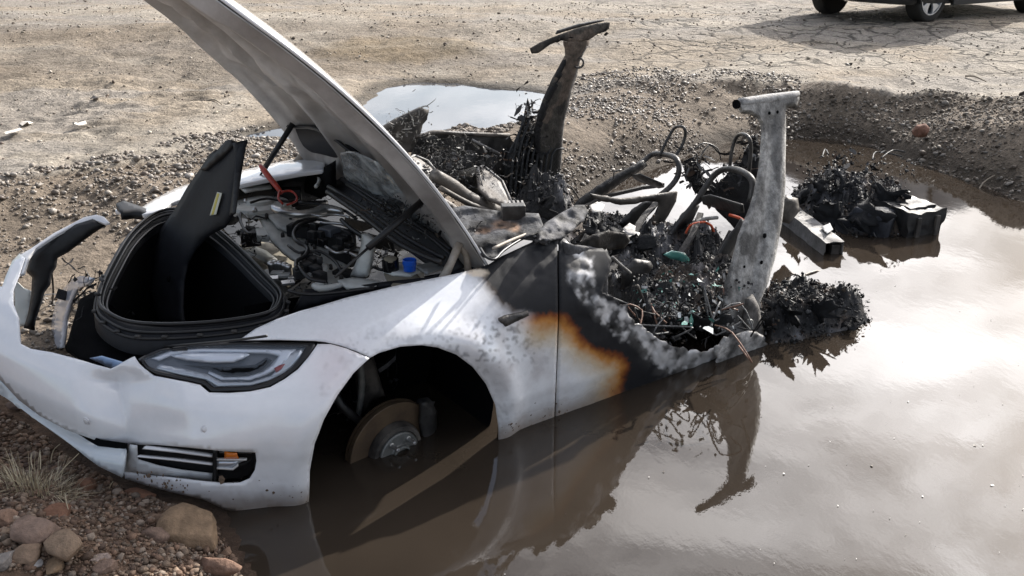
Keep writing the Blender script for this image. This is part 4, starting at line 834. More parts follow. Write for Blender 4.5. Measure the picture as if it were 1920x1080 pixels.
part([(633,525),(660,520),(700,524),(722,530),(700,538),(650,538)], 'rail_edge', 'pale_panel', ENG(.79), step=6, rough=.008, solid=.01)
# wing inner flange, black seal between wing and bay
part([(545,590),(560,560),(570,542),(640,540),(720,528),(800,520),(885,500),(896,504),(860,514),(760,533),(700,547),(600,575)], 'wing_seal', 'trim_black', LP((570,560,'z',.74), (720,530,'z',.80), (890,502,'z',.86)), step=8, rough=.012, solid=.01, bulge=.02, bw=10)
# reservoir with its blue cap
res = part([(716,494),(730,488),(760,492),(790,494),(796,508),(770,520),(738,518),(718,510)], 'washer_reservoir', 'milky', ENG(.80), step=6, bulge=.03, bw=10, solid=.04)
MB().lathe(W1(732, 492, 'z', .835), (0, 0, 1), [(.030, -.03), (.031, .0), (.031, .014), (.027, .017)], 24).build('filler_ring', 'gloss_black', res, angle=30)
MB().lathe(W1(732, 491, 'z', .84), (0, 0, 1), [(.024, .005), (.024, .014), (.016, .018)], 20).build('filler_cap', 'tan', res, angle=30)
MB().lathe(W1(768, 497, 'z', .84), (0, 0, 1), [(.022, -.02), (.023, .002), (.0255, .004), (.0255, .020), (.023, .022), (.021, .021), (.020, .012), (.004, .011)], 28).build('blue_cap', 'blue', res, angle=30)
part([(720,512),(770,502),(790,522),(784,532),(740,540),(728,530)], 'cardboard_scrap', 'tan', ENG(.80), step=8, rough=.01, solid=.004)
part([(778,498),(815,490),(838,500),(800,512)], 'ledge', 'alu', ENG(.82), step=7, solid=.008)
# cowl: black channels under the windscreen
cow = LP((625,350,'z',.84), (850,480,'z',.86), (640,300,'z',.93))
part([(612,352),(640,332),(700,345),(760,380),(820,425),(860,460),(868,500),(842,512),(800,496),(740,452),(680,405),(640,378)], 'cowl', 'black_plastic', cow, step=9, rough=.006, solid=.01, label='black plastic cowl tray under the windscreen')
for pts, r in (([(614,360),(680,405),(750,458),(826,492)], .011), ([(616,350),(690,395),(760,445),(832,484)], .010), ([(640,335),(700,372),(770,415),(845,468)], .009), ([(650,345),(730,400),(800,440),(850,482)], .007), ([(640,318),(700,350),(740,380)], .008)):
    T(pts, r, 'cowl_rib', 'rubber', .90)
part([(627,290),(634,284),(640,296),(642,345),(632,350),(628,330)], 'bulkhead_post', 'black_plastic', LA('x', 1.35), step=5, solid=.03)
part([(633,284),(637,286),(641,344),(637,346)], 'post_edge', 'pale_panel', LA('x', 1.32), step=5, solid=.004)
part([(612,292),(622,282),(632,284),(630,298),(616,306)], 'duct_end', 'milky', LA('x', 1.30), step=5, bulge=.02, bw=6, solid=.004)
part([(560,330),(600,318),(630,300),(630,360),(600,372),(570,360)], 'blower_housing', 'carpet', LA('x', 1.22), step=7, bulge=.06, bw=18)
T([(592,325),(598,332),(598,342),(592,350)], .008, 'hose_end', 'milky', .86)
mb = MB()
for q in [(500,350),(540,345),(570,350),(590,362),(470,400),(450,420),(455,440),(470,455),(540,370),(590,375),(600,470),(640,500),(700,480),(720,470),(740,480),(690,495),(560,540),(600,550)]: blob(q[0], q[1], 'z', .70, (.09,.09,.05), 22, .009, BLK+[(.25,.25,.25)], mbx=mb, kinds=('lump', 'wire', 'wire', 'shard'))
mb.build('bay_fixings', 'debris', CAR, kind='stuff')
RT = thing('hook_tool', tuple(W1(520, 345, 'z', .86)), 'red handled hook tool resting across the open engine bay', 'tool')
MB().tube([W1(488, 310, 'z', .92), W1(497, 322, 'z', .905), W1(514, 344, 'z', .875), W1(528, 362, 'z', .85)], [.008, .013, .012, .009], 10).build('handle', 'red', RT)
MB().tube([W1(524, 358, 'z', .86), W1(522, 372, 'z', .85), W1(530, 382, 'z', .84)], .005, 8).tube([W1(528, 360, 'z', .86), W1(545, 358, 'z', .86), W1(556, 368, 'z', .85), W1(554, 378, 'z', .84), W1(538, 384, 'z', .84)], .0045, 8).build('hook', 'red', RT)
# ------------------------------------------------------------ windscreen wreckage
part([(638,288),(652,284),(668,286),(690,296),(714,308),(734,328),(756,352),(762,372),(740,380),(712,376),(690,362),(664,350),(645,332)], 'windscreen', 'crumpled_glass', LP((640,288,'z',1.06), (755,362,'z',.98), (650,340,'z',.90)), step=5, rough=.05, solid=.004, label='crumpled cracked windscreen glass behind the hood', smooth=True)
part([(690,362),(740,372),(800,392),(850,425),(905,470),(870,480),(820,440),(770,410),(720,388)], 'windscreen_base', 'char', LP((700,365,'z',.90), (905,470,'z',.93), (800,392,'z',.96)), step=6, rough=.03, color=lambda P, C: np.array([.05,.052,.052])*(.3+2.*sstep(.4, .7, fbm(C*18, 4)))[:, None], solid=.004)
part([(838,392),(870,385),(910,392),(960,398),(1010,400),(1022,430),(1000,440),(965,452),(945,470),(928,486),(905,480),(885,455),(860,425)], 'windscreen_sheet', 'char', LP((850,395,'z',.98), (1010,420,'z',.99), (925,485,'z',.93)), step=4, rough=.05, solid=.005, label='sooty grey sheet of melted windscreen at the bulkhead',
     color=lambda P, C: (np.array([.038, .039, .042])*(1-sstep(.48, .58, fbm(C*8, 4))*(P[:, 1] < 440)*(P[:, 0] > 890))[:, None]+np.array([.10, .065, .045])*(sstep(.48, .58, fbm(C*8, 4))*(P[:, 1] < 440)*(P[:, 0] > 890))[:, None])*(.1+2.0*sstep(.3, .75, fbm(C*24, 5)))[:, None])
T([(901,466),(912,482),(928,486),(944,470),(975,450),(1010,434)], .005, 'seal_strip', 'rubber', .96)
T([(925,466),(955,452),(985,440)], .006, 'scorched_edge', 'bone', .97)
# ------------------------------------------------------------ dashboard, column and crossbeam
T([(812,327),(850,350),(878,372),(938,400)], [.028, .032, .034, .030], 'dash_crossbeam', 'burnt_steel', -.1, 'y', 14)
T([(825,352),(880,382),(930,400)], .012, 'dash_pipe', 'burnt_steel', -.05, 'y', 8)
part([(818,368),(835,372),(860,388),(900,400),(930,410),(925,420),(885,415),(850,402),(828,386)], 'dash_beam', 'burnt_steel', LA('y', .1), step=5, bulge=.012, bw=5, rough=.008, solid=.01)
def gridbox(poly, top, name, plane, m='burnt_steel'):
    o = part(poly, name, m, plane, step=7, rough=.01, solid=.01)
    for a, b in zip(top[:-1], top[1:]):
        MB().tube([W3(plane(np.array([a[0]]), np.array([a[1]]))+[0, .01, 0])[0], W3(plane(np.array([b[0]]), np.array([b[1]]))+[0, .01, 0])[0]], .005, 5, None, 1).build('edge_rib', 'ash_metal', o)
    return o
b1 = gridbox([(757,300),(776,289),(814,318),(812,350),(790,342),(770,325)], [(759,300),(776,290),(800,300),(814,317),(812,348)], 'control_unit', LP((757,300,'y',-.35), (776,289,'y',-.45), (812,350,'y',-.2)))
for k in range(4): MB().lathe(W1(774+10*k, 300+6*k, 'y', -.33), (.3, -1, .3), [(.006, 0), (.006, .01)], 8).build('pin', 'ash_metal', b1)
b2 = gridbox([(891,318),(904,308),(940,338),(957,378),(945,384),(915,372),(898,355)], [(891,320),(904,309),(940,338),(957,378)], 'heater_core', LP((891,318,'y',-.3), (940,338,'y',-.2), (915,372,'y',-.05)))
for k in range(6): MB().tube([W1(897+8*k, 316+6*k, 'y', -.25), W1(905+8*k, 350+5*k, 'y', -.15)], .003, 5, None, 1).build('core_fin', 'ash_metal', b2)
part([(857,322),(890,312),(905,330),(900,360),(880,372),(862,352)], 'blower_case', 'char', LA('y', -.3), step=6, bulge=.05, bw=16, rough=.03, color=(.045, .042, .036))
ms = boxpx(962, 400, 1.0, (.09, .05, .07), 'finned_module', 'black_steel', .1)
for k in range(5): boxpx(948+8*k, 401, .985, (.008, .06, .09), 'fin', 'ash_metal', .1, parent=ms, bevel=0)
mb = MB()
for q in [(780,330),(830,340),(850,330),(870,360),(900,340),(920,370),(940,395),(970,400),(990,390),(1010,395),(1030,400),(1000,410),(830,360),(860,300),(1040,405),(900,300)]: blob(q[0], q[1], 'y', -.25, (.14,.12,.07), 110, .006, CHAR, mbx=mb)
for q in [(760,395),(720,380),(740,400),(800,410),(830,425),(860,430)]: blob(q[0], q[1], 'z', .95, (.12,.08,.03), 60, .005, CHAR+[(.3,.3,.28)]*2, mbx=mb)
mb.build('dash_debris', 'debris', CAR, kind='stuff')
# ------------------------------------------------------------ far side: scorched front door and wing remains
part([(706,243),(740,222),(787,200),(800,206),(798,222),(788,232),(783,256),(770,284),(745,290),(725,270)], 'far_door_mirror_panel', 'burnt_steel', LA('y', -.86), step=6, rough=.02, solid=.02)
fd = part([(778,256),(798,252),(815,247),(870,250),(953,252),(958,262),(948,300),(942,330),(930,375),(880,372),(820,350),(785,330),(770,290)], 'far_door', 'black_steel', LA('y', -.88), step=7, rough=.03, solid=.03, label='charred inside of the far front door')
T([(778,256),(797,253),(815,248),(870,251),(955,254)], .012, 'door_rail', 'burnt_steel', -.84, 'y', parent=fd)
T([(885,262),(910,275),(936,288)], .008, 'door_brace', 'ash_metal', -.83, 'y', parent=fd)
mb = MB()
for q, n_ in [((798,275),26), ((803,290),20), ((815,282),20), ((838,290),26), ((850,275),20), ((845,305),20), ((868,265),10), ((730,250),20), ((770,230),16), ((785,212),10)]: blob(q[0], q[1], 'y', -.80, (.08,.05,.08), n_*3, .006, [(.16,.155,.14), (.08,.075,.07), (.03,.03,.03), (.25,.24,.22)], mbx=mb)
mb.build('door_fittings', 'debris', CAR, kind='stuff')
# ------------------------------------------------------------ far centre pillar
fpl = LP((1090,60,'y',-.60), (1060,78,'y',-.60), (1020,380,'y',-.86))
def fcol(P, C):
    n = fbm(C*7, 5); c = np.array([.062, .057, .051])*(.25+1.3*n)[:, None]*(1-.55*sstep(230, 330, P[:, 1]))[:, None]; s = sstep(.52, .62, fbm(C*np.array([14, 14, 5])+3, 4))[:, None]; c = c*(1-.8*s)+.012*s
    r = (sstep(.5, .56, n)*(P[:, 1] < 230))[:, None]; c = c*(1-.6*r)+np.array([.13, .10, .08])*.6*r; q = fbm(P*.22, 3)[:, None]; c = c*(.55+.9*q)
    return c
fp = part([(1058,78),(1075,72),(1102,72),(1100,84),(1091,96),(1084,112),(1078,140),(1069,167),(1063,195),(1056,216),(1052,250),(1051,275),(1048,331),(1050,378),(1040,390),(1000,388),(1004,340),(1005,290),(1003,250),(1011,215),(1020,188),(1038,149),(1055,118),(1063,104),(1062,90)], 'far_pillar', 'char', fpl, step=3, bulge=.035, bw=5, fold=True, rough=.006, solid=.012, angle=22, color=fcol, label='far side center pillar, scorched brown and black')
part([(1062,104),(1066,108),(1046,160),(1026,205),(1016,240),(1014,300),(1010,388),(1000,388),(1004,300),(1003,250),(1011,215),(1024,182),(1040,148)], 'pillar_channel', 'char', fpl, step=4, bulge=.03, bw=3, disp=lambda P: -.012+P[:, 0]*0, color=(.012,.012,.013), solid=.01, parent=fp)
part([(1098,84),(1100,86),(1086,112),(1080,142),(1071,168),(1064,200),(1058,220),(1054,252),(1052,300),(1048,330),(1046,330),(1048,290),(1051,240),(1060,200),(1067,165),(1076,135)], 'pillar_flange', 'char', fpl, step=4, disp=lambda P: -.030+P[:, 0]*0, color=lambda P, C: np.array([.26,.24,.22])*(.4+1.2*fbm(C*30, 3))[:, None], solid=.008, parent=fp)
part([(1044,222),(1056,214),(1055,222),(1044,228)], 'seam', 'carpet', fpl, step=4, disp=lambda P: -.026+P[:, 0]*0, solid=.003, parent=fp)
for q in ((1066,150),(1055,190),(1046,255),(1040,280),(1072,128)): disc_at(q[0], q[1], lambda a, b: fpl(a, b)+(OC-fpl(a, b))/np.linalg.norm(OC-fpl(a, b), axis=1)[:, None]*.024, .010, 'pillar_hole', 'carpet', fp, .003, 8)
part([(1032,300),(1042,300),(1042,323),(1031,323)], 'pillar_slot', 'carpet', fpl, step=6, disp=lambda P: -.038+P[:, 0]*0, parent=fp)
part([(993,91),(1012,80),(1046,66),(1085,52),(1120,44),(1142,42),(1140,52),(1134,58),(1120,62),(1102,74),(1075,78),(1050,74),(1030,82),(1008,98),(996,99)], 'roof_rail', 'char', LA('y', -.58), step=3, bulge=.005, bw=3, fold=True, solid=.008, angle=25, color=fcol, parent=fp)
part([(1041,64),(1044,57),(1085,44),(1130,36),(1131,39),(1090,49),(1052,60)], 'roof_flange', 'black_steel', LA('y', -.66), step=5, solid=.01, parent=fp)
cc_ = W1(1085, 118, 'y', -.60); a = np.linspace(0, 2*math.pi, 15)
MB().tube([cc_+.026*np.array([math.cos(t), 0, math.sin(t)])*np.array([1, 1, 1]) for t in a], .006, 6, None, 1, False).build('belt_ring', 'black_steel', fp)
mb = MB(); cluster(mb, W1(1128, 62, 'y', -.58), (.05, .03, .02), 18, .007, CHAR, ('shard', 'lump')); cluster(mb, W1(1050, 72, 'y', -.58), (.05, .03, .02), 16, .006, CHAR, ('shard', 'lump')); mb.build('pillar_bits', 'debris', fp, kind='stuff')
part([(1003,250),(990,262),(972,268),(960,300),(946,322),(944,352),(950,384),(1000,392),(1040,390),(1030,340),(1012,300)], 'charred_side_panel', 'char', LA('y', -.84), step=4, rough=.07, solid=.01, color=lambda P, C: np.array([.018, .018, .02])*(.3+1.6*fbm(C*14, 4))[:, None]+np.array([.08, .07, .06])*sstep(.6, .7, fbm(C*10, 5))[:, None])
part([(1011,215),(1004,232),(998,243),(990,222),(994,205),(989,184),(984,205),(980,225),(975,240),(965,262),(950,290),(942,318),(944,350),(950,378),(975,386),(1004,388),(1010,340),(1008,260)], 'curtain_of_trim', 'char', LA('y', -.80), step=5, rough=.05, solid=.008, color=lambda P, C: np.array([.03, .032, .034])*(.3+1.6*sstep(.45, .7, fbm(C*20, 4)))[:, None])
mb = MB(); 
for q in [(985,250),(975,290),(965,330),(985,340),(960,365),(985,375),(1000,300),(1020,375),(1040,370),(990,215),(1000,260)]: blob(q[0], q[1], 'y', -.76, (.07,.05,.10), 70, .010, CHAR, mbx=mb, kinds=('strip', 'strip', 'shard', 'wire'))
for k in range(9):
    x = 955+9*k; mb.tube([W1(x+30, 215+8*k, 'y', -.74), W1(x+8, 290, 'y', -.72), W1(x, 385, 'y', -.70)], .007, 5, (.02, .022, .025))
mb.build('hanging_trim', 'debris', CAR, kind='stuff')
# ------------------------------------------------------------ near centre pillar
npl = LP((1385,200,'y',.60), (1495,190,'y',.60), (1390,630,'y',.90))
def ncol(P, C):
    n = fbm(C*6, 5); m = fbm(C*np.array([16, 16, 6])+7, 4); c = np.array([.33, .325, .315])*(.55+.8*n)[:, None]
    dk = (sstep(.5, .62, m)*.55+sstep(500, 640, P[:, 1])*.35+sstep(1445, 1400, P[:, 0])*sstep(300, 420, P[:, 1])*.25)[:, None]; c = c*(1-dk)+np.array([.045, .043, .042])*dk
    return c
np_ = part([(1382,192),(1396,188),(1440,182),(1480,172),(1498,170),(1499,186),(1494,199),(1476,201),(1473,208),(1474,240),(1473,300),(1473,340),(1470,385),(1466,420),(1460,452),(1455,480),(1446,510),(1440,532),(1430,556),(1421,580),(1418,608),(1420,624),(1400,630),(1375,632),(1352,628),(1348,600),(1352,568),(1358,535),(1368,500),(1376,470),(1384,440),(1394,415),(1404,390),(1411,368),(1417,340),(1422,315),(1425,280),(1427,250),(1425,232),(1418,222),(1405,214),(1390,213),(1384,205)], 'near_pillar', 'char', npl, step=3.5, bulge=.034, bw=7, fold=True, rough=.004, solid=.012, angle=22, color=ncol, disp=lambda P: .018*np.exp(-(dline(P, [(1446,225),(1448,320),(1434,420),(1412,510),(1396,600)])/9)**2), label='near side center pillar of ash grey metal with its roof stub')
MB().tube([W1(1386, 194, 'y', .60), W1(1440, 186, 'y', .60), W1(1496, 176, 'y', .60)], [.022, .023, .014], 7, (.30, .295, .29)).build('roof_rail_stub', 'char', np_)
MB().lathe(W1(1383, 195, 'y', .605), W1(1383, 195, 'y', .60)-W1(1440, 186, 'y', .60), [(.019, .0), (.020, .012), (.014, .004)], 14).build('rail_mouth', 'carpet', np_)
for q, r in [((1443,212),.006), ((1458,210),.006), ((1434,442),.009), ((1428,492),.007), ((1396,500),.005)]:
    disc_at(q[0], q[1], lambda a, b: npl(a, b)+(OC-npl(a, b))/np.linalg.norm(OC-npl(a, b), axis=1)[:, None]*.036, r, 'rivet_hole', 'carpet', np_, .003, 10)
MB().tube([W1(1432, 230, 'y', .58), W1(1436, 320, 'y', .63), W1(1424, 400, 'y', .70), W1(1398, 500, 'y', .80), W1(1378, 600, 'y', .88)], .006, 6, (.38, .37, .36)).tube([W1(1466, 215, 'y', .58), W1(1463, 330, 'y', .64), W1(1452, 430, 'y', .72), W1(1430, 520, 'y', .80), W1(1412, 600, 'y', .86)], .006, 6, (.38, .37, .36)).build('pressed_ridge', 'char', np_)
part([(1398,560),(1412,552),(1424,575),(1430,612),(1436,636),(1420,640),(1400,632),(1390,600)], 'belt_reel', 'char', LA('y', .90), step=5, bulge=.05, bw=12, rough=.02, solid=.01, color=(.10, .095, .09), parent=np_)
MB().lathe(W1(1402, 604, 'y', .95), (.5, -.8, .3), [(.014, 0), (.014, .02), (.007, .022), (.006, .012)], 14).build('anchor_bolt', 'hub_metal', np_)
mb = MB()
for q in [(1360,600),(1340,610),(1380,620),(1410,600),(1405,580),(1350,580),(1425,620)]: blob(q[0], q[1], 'y', .86, (.05,.05,.06), 45, .008, CHAR+[(.2,.2,.2)]*3, mbx=mb)
mb.build('pillar_foot_debris', 'debris', np_, kind='stuff')
# near windscreen pillar stump and cabin edge
part([(1008,436),(1022,418),(1050,400),(1080,384),(1096,384),(1104,398),(1092,416),(1072,434),(1052,448),(1030,452),(1012,450)], 'windscreen_pillar_stump', 'char', LP((1010,440,'y',.78), (1095,390,'y',.62), (1052,448,'y',.80)), step=4, bulge=.012, bw=5, rough=.045, solid=.03,
     color=lambda P, C: np.array([.085, .085, .09])*(.12+1.3*sstep(.38, .65, fbm(C*16, 5)))[:, None])
part([(1075,470),(1090,452),(1110,440),(1140,432),(1176,438),(1182,452),(1170,466),(1140,470),(1110,472)], 'door_hinge_post', 'char', LA('y', .80), step=4, rough=.06, bulge=.015, bw=6, solid=.02, color=(.03, .027, .024))
part([(1060,455),(1090,462),(1135,470),(1140,500),(1140,560),(1130,600),(1100,570),(1080,530),(1062,500)], 'door_inner', 'char', LA('y', .84), step=6, rough=.02, solid=.02, color=lambda P, C: np.array([.10, .10, .105])*(.2+1.3*fbm(C*8, 4))[:, None])
# ------------------------------------------------------------ seats burned down to their frames
def seat(y0, y1, outer, head, cross, bracket, sides, label, tone='black_steel'):
    s = MB().tube([W1(a, b, 'y', y) for a, b, y in outer], .0155, 10).build('seat_frame', tone, CAR, label=label)
    MB().tube([W1(a, b, 'y', y) for a, b, y in head], .009, 8).build('headrest_loop', 'black_steel', s)
    part(cross, 'cross_plate', 'black_steel', LP((cross[0][0],cross[0][1],'y',y0+.04), (cross[3][0],cross[3][1],'y',y1-.04), (cross[-1][0],cross[-1][1],'y',y0+.04)), step=5, bulge=.004, bw=3, solid=.006, parent=s)
    for q, y in sides: part(q, 'side_plate', tone, LA('y', y), step=6, bulge=.015, bw=7, solid=.012, parent=s)
    if bracket: part(bracket[0], 'seat_side_bracket', 'burnt_steel', LA('y', bracket[1]), step=5, holes=[bracket[2]] if len(bracket) > 2 else [], bulge=.006, bw=3, solid=.014, parent=s)
    return s
seat(-.6, -.15, [(1125,362,-.58),(1165,332,-.58),(1205,303,-.58),(1225,289,-.56),(1248,290,-.40),(1266,296,-.22),(1273,312,-.16),(1270,332,-.15),(1255,352,-.15),(1230,372,-.15),(1215,386,-.15)],
     [(1238,292,-.44),(1246,272,-.44),(1259,248,-.44),(1266,239,-.42),(1277,237,-.34),(1284,242,-.31),(1285,254,-.31),(1278,275,-.31),(1264,296,-.31)],
     [(1184,328),(1200,325),(1240,342),(1246,350),(1236,352),(1196,338)],
     ([(1104,362),(1125,366),(1160,372),(1200,368),(1240,362),(1267,358),(1264,376),(1250,402),(1232,430),(1206,460),(1180,490),(1150,525),(1140,522),(1146,500),(1165,478),(1190,450),(1212,420),(1228,398),(1234,384),(1232,376),(1210,374),(1188,380),(1160,382),(1125,374),(1106,368)], -.05),
     [([(1060,400),(1086,372),(1118,350),(1160,324),(1205,300),(1212,310),(1170,336),(1150,350),(1122,370),(1100,390),(1078,408)], -.56), ([(1160,420),(1186,392),(1206,378),(1228,372),(1232,380),(1212,400),(1192,425),(1178,436)], -.15)],
     'scorched passenger seat frame with a narrow headrest loop')
seat(.15, .6, [(1228,478,.14),(1250,450,.15),(1275,415,.16),(1300,385,.17),(1318,358,.18),(1338,330,.20),(1356,318,.26),(1380,318,.38),(1402,328,.52),(1412,345,.58),(1406,380,.60)],
     [(1368,316,.30),(1371,290,.30),(1376,268,.30),(1384,254,.32),(1395,252,.40),(1405,260,.46),(1408,280,.47),(1404,326,.47)],
     [(1315,368),(1332,364),(1394,383),(1396,398),(1380,400),(1320,382)], None,
     [([(1222,478),(1250,440),(1280,400),(1300,380),(1312,386),(1300,412),(1275,445),(1250,478),(1236,498),(1226,496)], .14), ([(1392,410),(1400,418),(1388,450),(1370,490),(1352,530),(1338,548),(1322,556),(1328,520),(1345,480),(1368,440)], .55)],
     'charred driver seat frame beside the near pillar')
part([(1165,510),(1190,485),(1220,490),(1225,500),(1205,530),(1185,575),(1170,578),(1165,550)], 'lever', 'black_steel', LA('y', .50), step=6, bulge=.02, bw=7, solid=.01)
part([(1268,500),(1290,500),(1298,540),(1296,600),(1285,630),(1272,600),(1275,550)], 'seat_rail', 'burnt_steel', LA('y', .45), step=6, bulge=.015, bw=6, solid=.02)
part([(1276,528),(1300,536),(1325,552),(1332,548),(1338,560),(1322,600),(1300,612),(1308,575)], 'seat_pan', 'burnt_steel', LA('y', .55), step=6, bulge=.01, bw=6, solid=.01)
part([(1245,478),(1262,470),(1284,474),(1292,484),(1296,530),(1286,528),(1278,490),(1258,486)], 'melted_glass', 'teal', LA('y', .45), step=6, rough=.01, solid=.006)
T([(1148,482,.6),(1165,498,.6),(1182,512,.6)], .007, 'seat_lever', 'ash_metal', .6, 'y')
T([(1195,535),(1205,560),(1212,590),(1230,610)], .006, 'loose_pipe', 'burnt_steel', .7, 'y')
# rear bench panel beyond the driver seat
part([(1290,300),(1305,292),(1318,330),(1345,352),(1395,300),(1420,250),(1425,300),(1420,400),(1395,440),(1340,380),(1310,360),(1292,330)], 'rear_bench_back', 'char', LA('x', 3.35), step=7, rough=.03, solid=.03, color=(.016, .016, .017))
mb = MB()
for q in [(1300,310),(1300,330),(1320,350),(1350,345),(1390,310),(1410,280)]: blob(q[0], q[1], 'x', 3.3, (.08,.06,.07), 50, .013, CHAR, mbx=mb)
mb.build('bench_debris', 'debris', CAR, kind='stuff')
mb = MB()
for pts in ([(1302,280),(1320,268),(1345,278),(1352,300)], [(1310,300),(1330,272),(1350,290)], [(1140,345),(1150,335),(1152,322),(1166,318)], [(1045,345),(1060,365),(1075,378)], [(1048,338),(1070,350),(1085,372)]):
    mb.tube([W1(a, b, 'y', -.3) for a, b in pts], .004, 5)
mb.build('loose_wires', 'black_steel', CAR)
def wire(pts, y, m, name='wire', r=.006): return MB().tube([W1(a, b, 'y', y) for a, b in pts], r, 6).build(name, m, CAR)
wire([(1285,440),(1295,425),(1315,412),(1345,408)], .2, 'ash_metal', 'wire_loom', .010)
wire([(1286,438),(1293,424),(1306,418),(1322,416)], .22, 'orange_wire'); wire([(1325,418),(1334,424),(1338,436)], .22, 'orange_wire', r=.007); wire([(1368,403),(1385,408),(1395,415)], .3, 'orange_wire', r=.009)
wire([(1296,436),(1318,440),(1340,450)], .22, 'bone'); wire([(1480,510),(1500,518),(1530,508),(1558,512)], .5, 'bone', r=.005); wire([(1490,540),(1505,520),(1540,515)], .5, 'bone', r=.004)
# ------------------------------------------------------------ heaps of burned material inside and behind
def heap(poly, z0, hgt, name, n, size, fall=26, col=(.016,.016,.017), pal=CHAR, thick=None, rough=.10, seed=0, ymax=9., tilt=None, kinds=('shard', 'clod', 'lump', 'strip', 'clod', 'lump')):
    n = int(n*.8); size = size*.8
    P_, T_, lo = tri_px(poly, 2.8); w_ = WP(P_[:, 0], P_[:, 1], z0); e = dline(P_, lo[0], True)
    nz = fbm(w_*7+seed, 5); w_[:, 2] = z0-.04+hgt*sstep(-6, fall*1.3, e)*(.55+.9*nz)+(rough*(nz-.5)+.11*min(1., hgt*4.2)*(np.abs(fbm(w_*13, 4)-.5)*2-.18)+.03*(np.abs(fbm(w_*38, 4)-.5)*2-.2))*sstep(2, 26, e)
    cw = (w_-TW)@AW; bad = (cw[:, 1] > ymax); cw[:, 1] = np.minimum(cw[:, 1], ymax); w_ = cw@AW.T+TW
    T_ = np.array([q for q in T_ if not bad[q].all()])
    mb = MB(); mb.add(w_, T_, np.array(col)*(.3+1.6*fbm(w_*16, 4)+7.*sstep(.56, .74, fbm(w_*8+4, 6)))[:, None]+np.array([.05, .034, .022])*sstep(.56, .68, fbm(w_*6+14, 5))[:, None]); r = np.random.default_rng(seed+5)
    k = r.integers(0, len(w_), n); pts = w_[k]+r.normal(0, .015, (n, 3)); pts[:, 2] = .45*np.abs(pts[:, 2]-w_[k][:, 2])+w_[k][:, 2]
    cluster(mb, lambda n_: pts, None, n, size, pal, kinds, r)
    return mb.build(name, 'debris', CAR, kind='stuff', smooth=False)
heap([(1110,560),(1135,520),(1180,470),(1240,450),(1300,455),(1350,470),(1380,520),(1430,560),(1432,628),(1400,640),(1340,668),(1270,680),(1200,645),(1140,600)], .08, .20, 'cabin_debris', 5200, .006, seed=1, fall=20, ymax=.84)
heap([(1240,450),(1290,420),(1345,445),(1370,470),(1300,500)], .10, .10, 'tunnel_debris', 900, .007, seed=2)
heap([(1060,420),(1100,390),(1160,395),(1200,420),(1240,450),(1200,480),(1130,490),(1080,470)], .13, .13, 'footwell_debris', 2200, .006, seed=3, pal=CHAR+[(.5,.48,.46), (.3,.29,.28)])
heap([(940,400),(1000,380),(1060,385),(1100,420),(1060,450),(980,440)], .35, .25, 'bulkhead_debris', 1500, .0065, seed=4)
heap([(1418,560),(1440,548),(1500,545),(1560,555),(1612,575),(1637,603),(1610,618),(1540,634),(1480,648),(1440,652),(1420,620)], 0, .15, 'rear_sill_debris', 4200, .006, seed=5, fall=22)
part([(1425,645),(1436,610),(1470,622),(1520,602),(1560,588),(1600,572),(1615,590),(1632,605),(1600,625),(1540,640),(1480,655),(1440,672)], 'rear_sill_skin', 'char', LA('y', .88), step=5, rough=.05, solid=.006, color=lambda P, C: np.array([.11, .11, .112])*(.15+1.1*sstep(.4, .7, fbm(C*9, 5)))[:, None])
part(ragged([(1340,652),(1352,640),(1372,628),(1392,621),(1420,620),(1436,634),(1442,652),(1432,672),(1420,690),(1380,700),(1345,690)], 4), 'sill_end', 'char', LB(.03), step=4, rough=.02, bulge=.012, bw=5, fold=True, solid=.012, color=lambda P, C: np.array([.34, .33, .32])*(.12+1.15*sstep(.35, .62, fbm(C*13, 5)))[:, None])
heap([(1470,400),(1480,360),(1540,340),(1600,345),(1670,352),(1700,372),(1712,400),(1715,430),(1705,445),(1680,450),(1600,446),(1540,436)], 0, .20, 'rear_axle_debris', 6500, .0075, seed=6, fall=30)
mb = MB(); tk = WP(1652, 446, 0)[0]; rock_mesh(mb, tk+np.array([0, .16, .05]), (.24, .17, .15), 77, 4, None, .2); mb.C[-1][:, :3] = np.array([.028, .030, .036])*(.3+1.5*fbm(mb.V[-1]*9, 4))[:, None]; mb.build('scorched_tank', 'char', CAR)
p0, p1 = WP(1700, 446, 0)[0], WP(1768, 437, 0)[0]; e_ = (p1-p0)/np.linalg.norm(p1-p0); g_ = np.array([-e_[1], e_[0], 0]); cb = (p0+p1)/2+g_*.17+np.array([0, 0, .04])
sb = dented_box(cb, (np.linalg.norm(p1-p0), .34, .22), [e_, g_, (0, 0, 1)], .03, 16, None, 3.).build('subframe_block', 'black_steel', CAR, angle=40)
dented_box(cb+e_*.02+np.array([0, 0, .105]), (.20, .20, .03), [e_, g_, (0, 0, 1)], .02, 8).build('block_lid', 'black_steel', sb, angle=40)
for k in (-1, 1): MB().box(cb-g_*.175+e_*.07*k, (.03, .02, .16), [e_, g_, (0, 0, 1)]).build('block_rib', 'burnt_steel', sb, smooth=False, bevel=.004)
mb = MB()
for q, n_ in [((1578,325),30), ((1575,312),14), ((1600,322),20), ((1530,335),24), ((1700,355),24), ((1640,340),24), ((1560,350),20)]: cluster(mb, WP(q[0], q[1]+60, .0)[0]+np.array([0, .1, .27]), (.10,.08,.08), n_*2, .009, CHAR, ('shard', 'lump', 'lump'))
for pts in ([(1634,330),(1640,312),(1668,316),(1690,322)], [(1650,326),(1672,308),(1695,312)], [(1540,322),(1546,305),(1552,318)]): mb.tube([WP(a, b+60, 0)[0]+np.array([0, .1, .30]) for a, b in pts], .005, 5, (.03, .03, .03))
mb.build('rear_top_debris', 'debris', CAR, kind='stuff')
mb = MB()
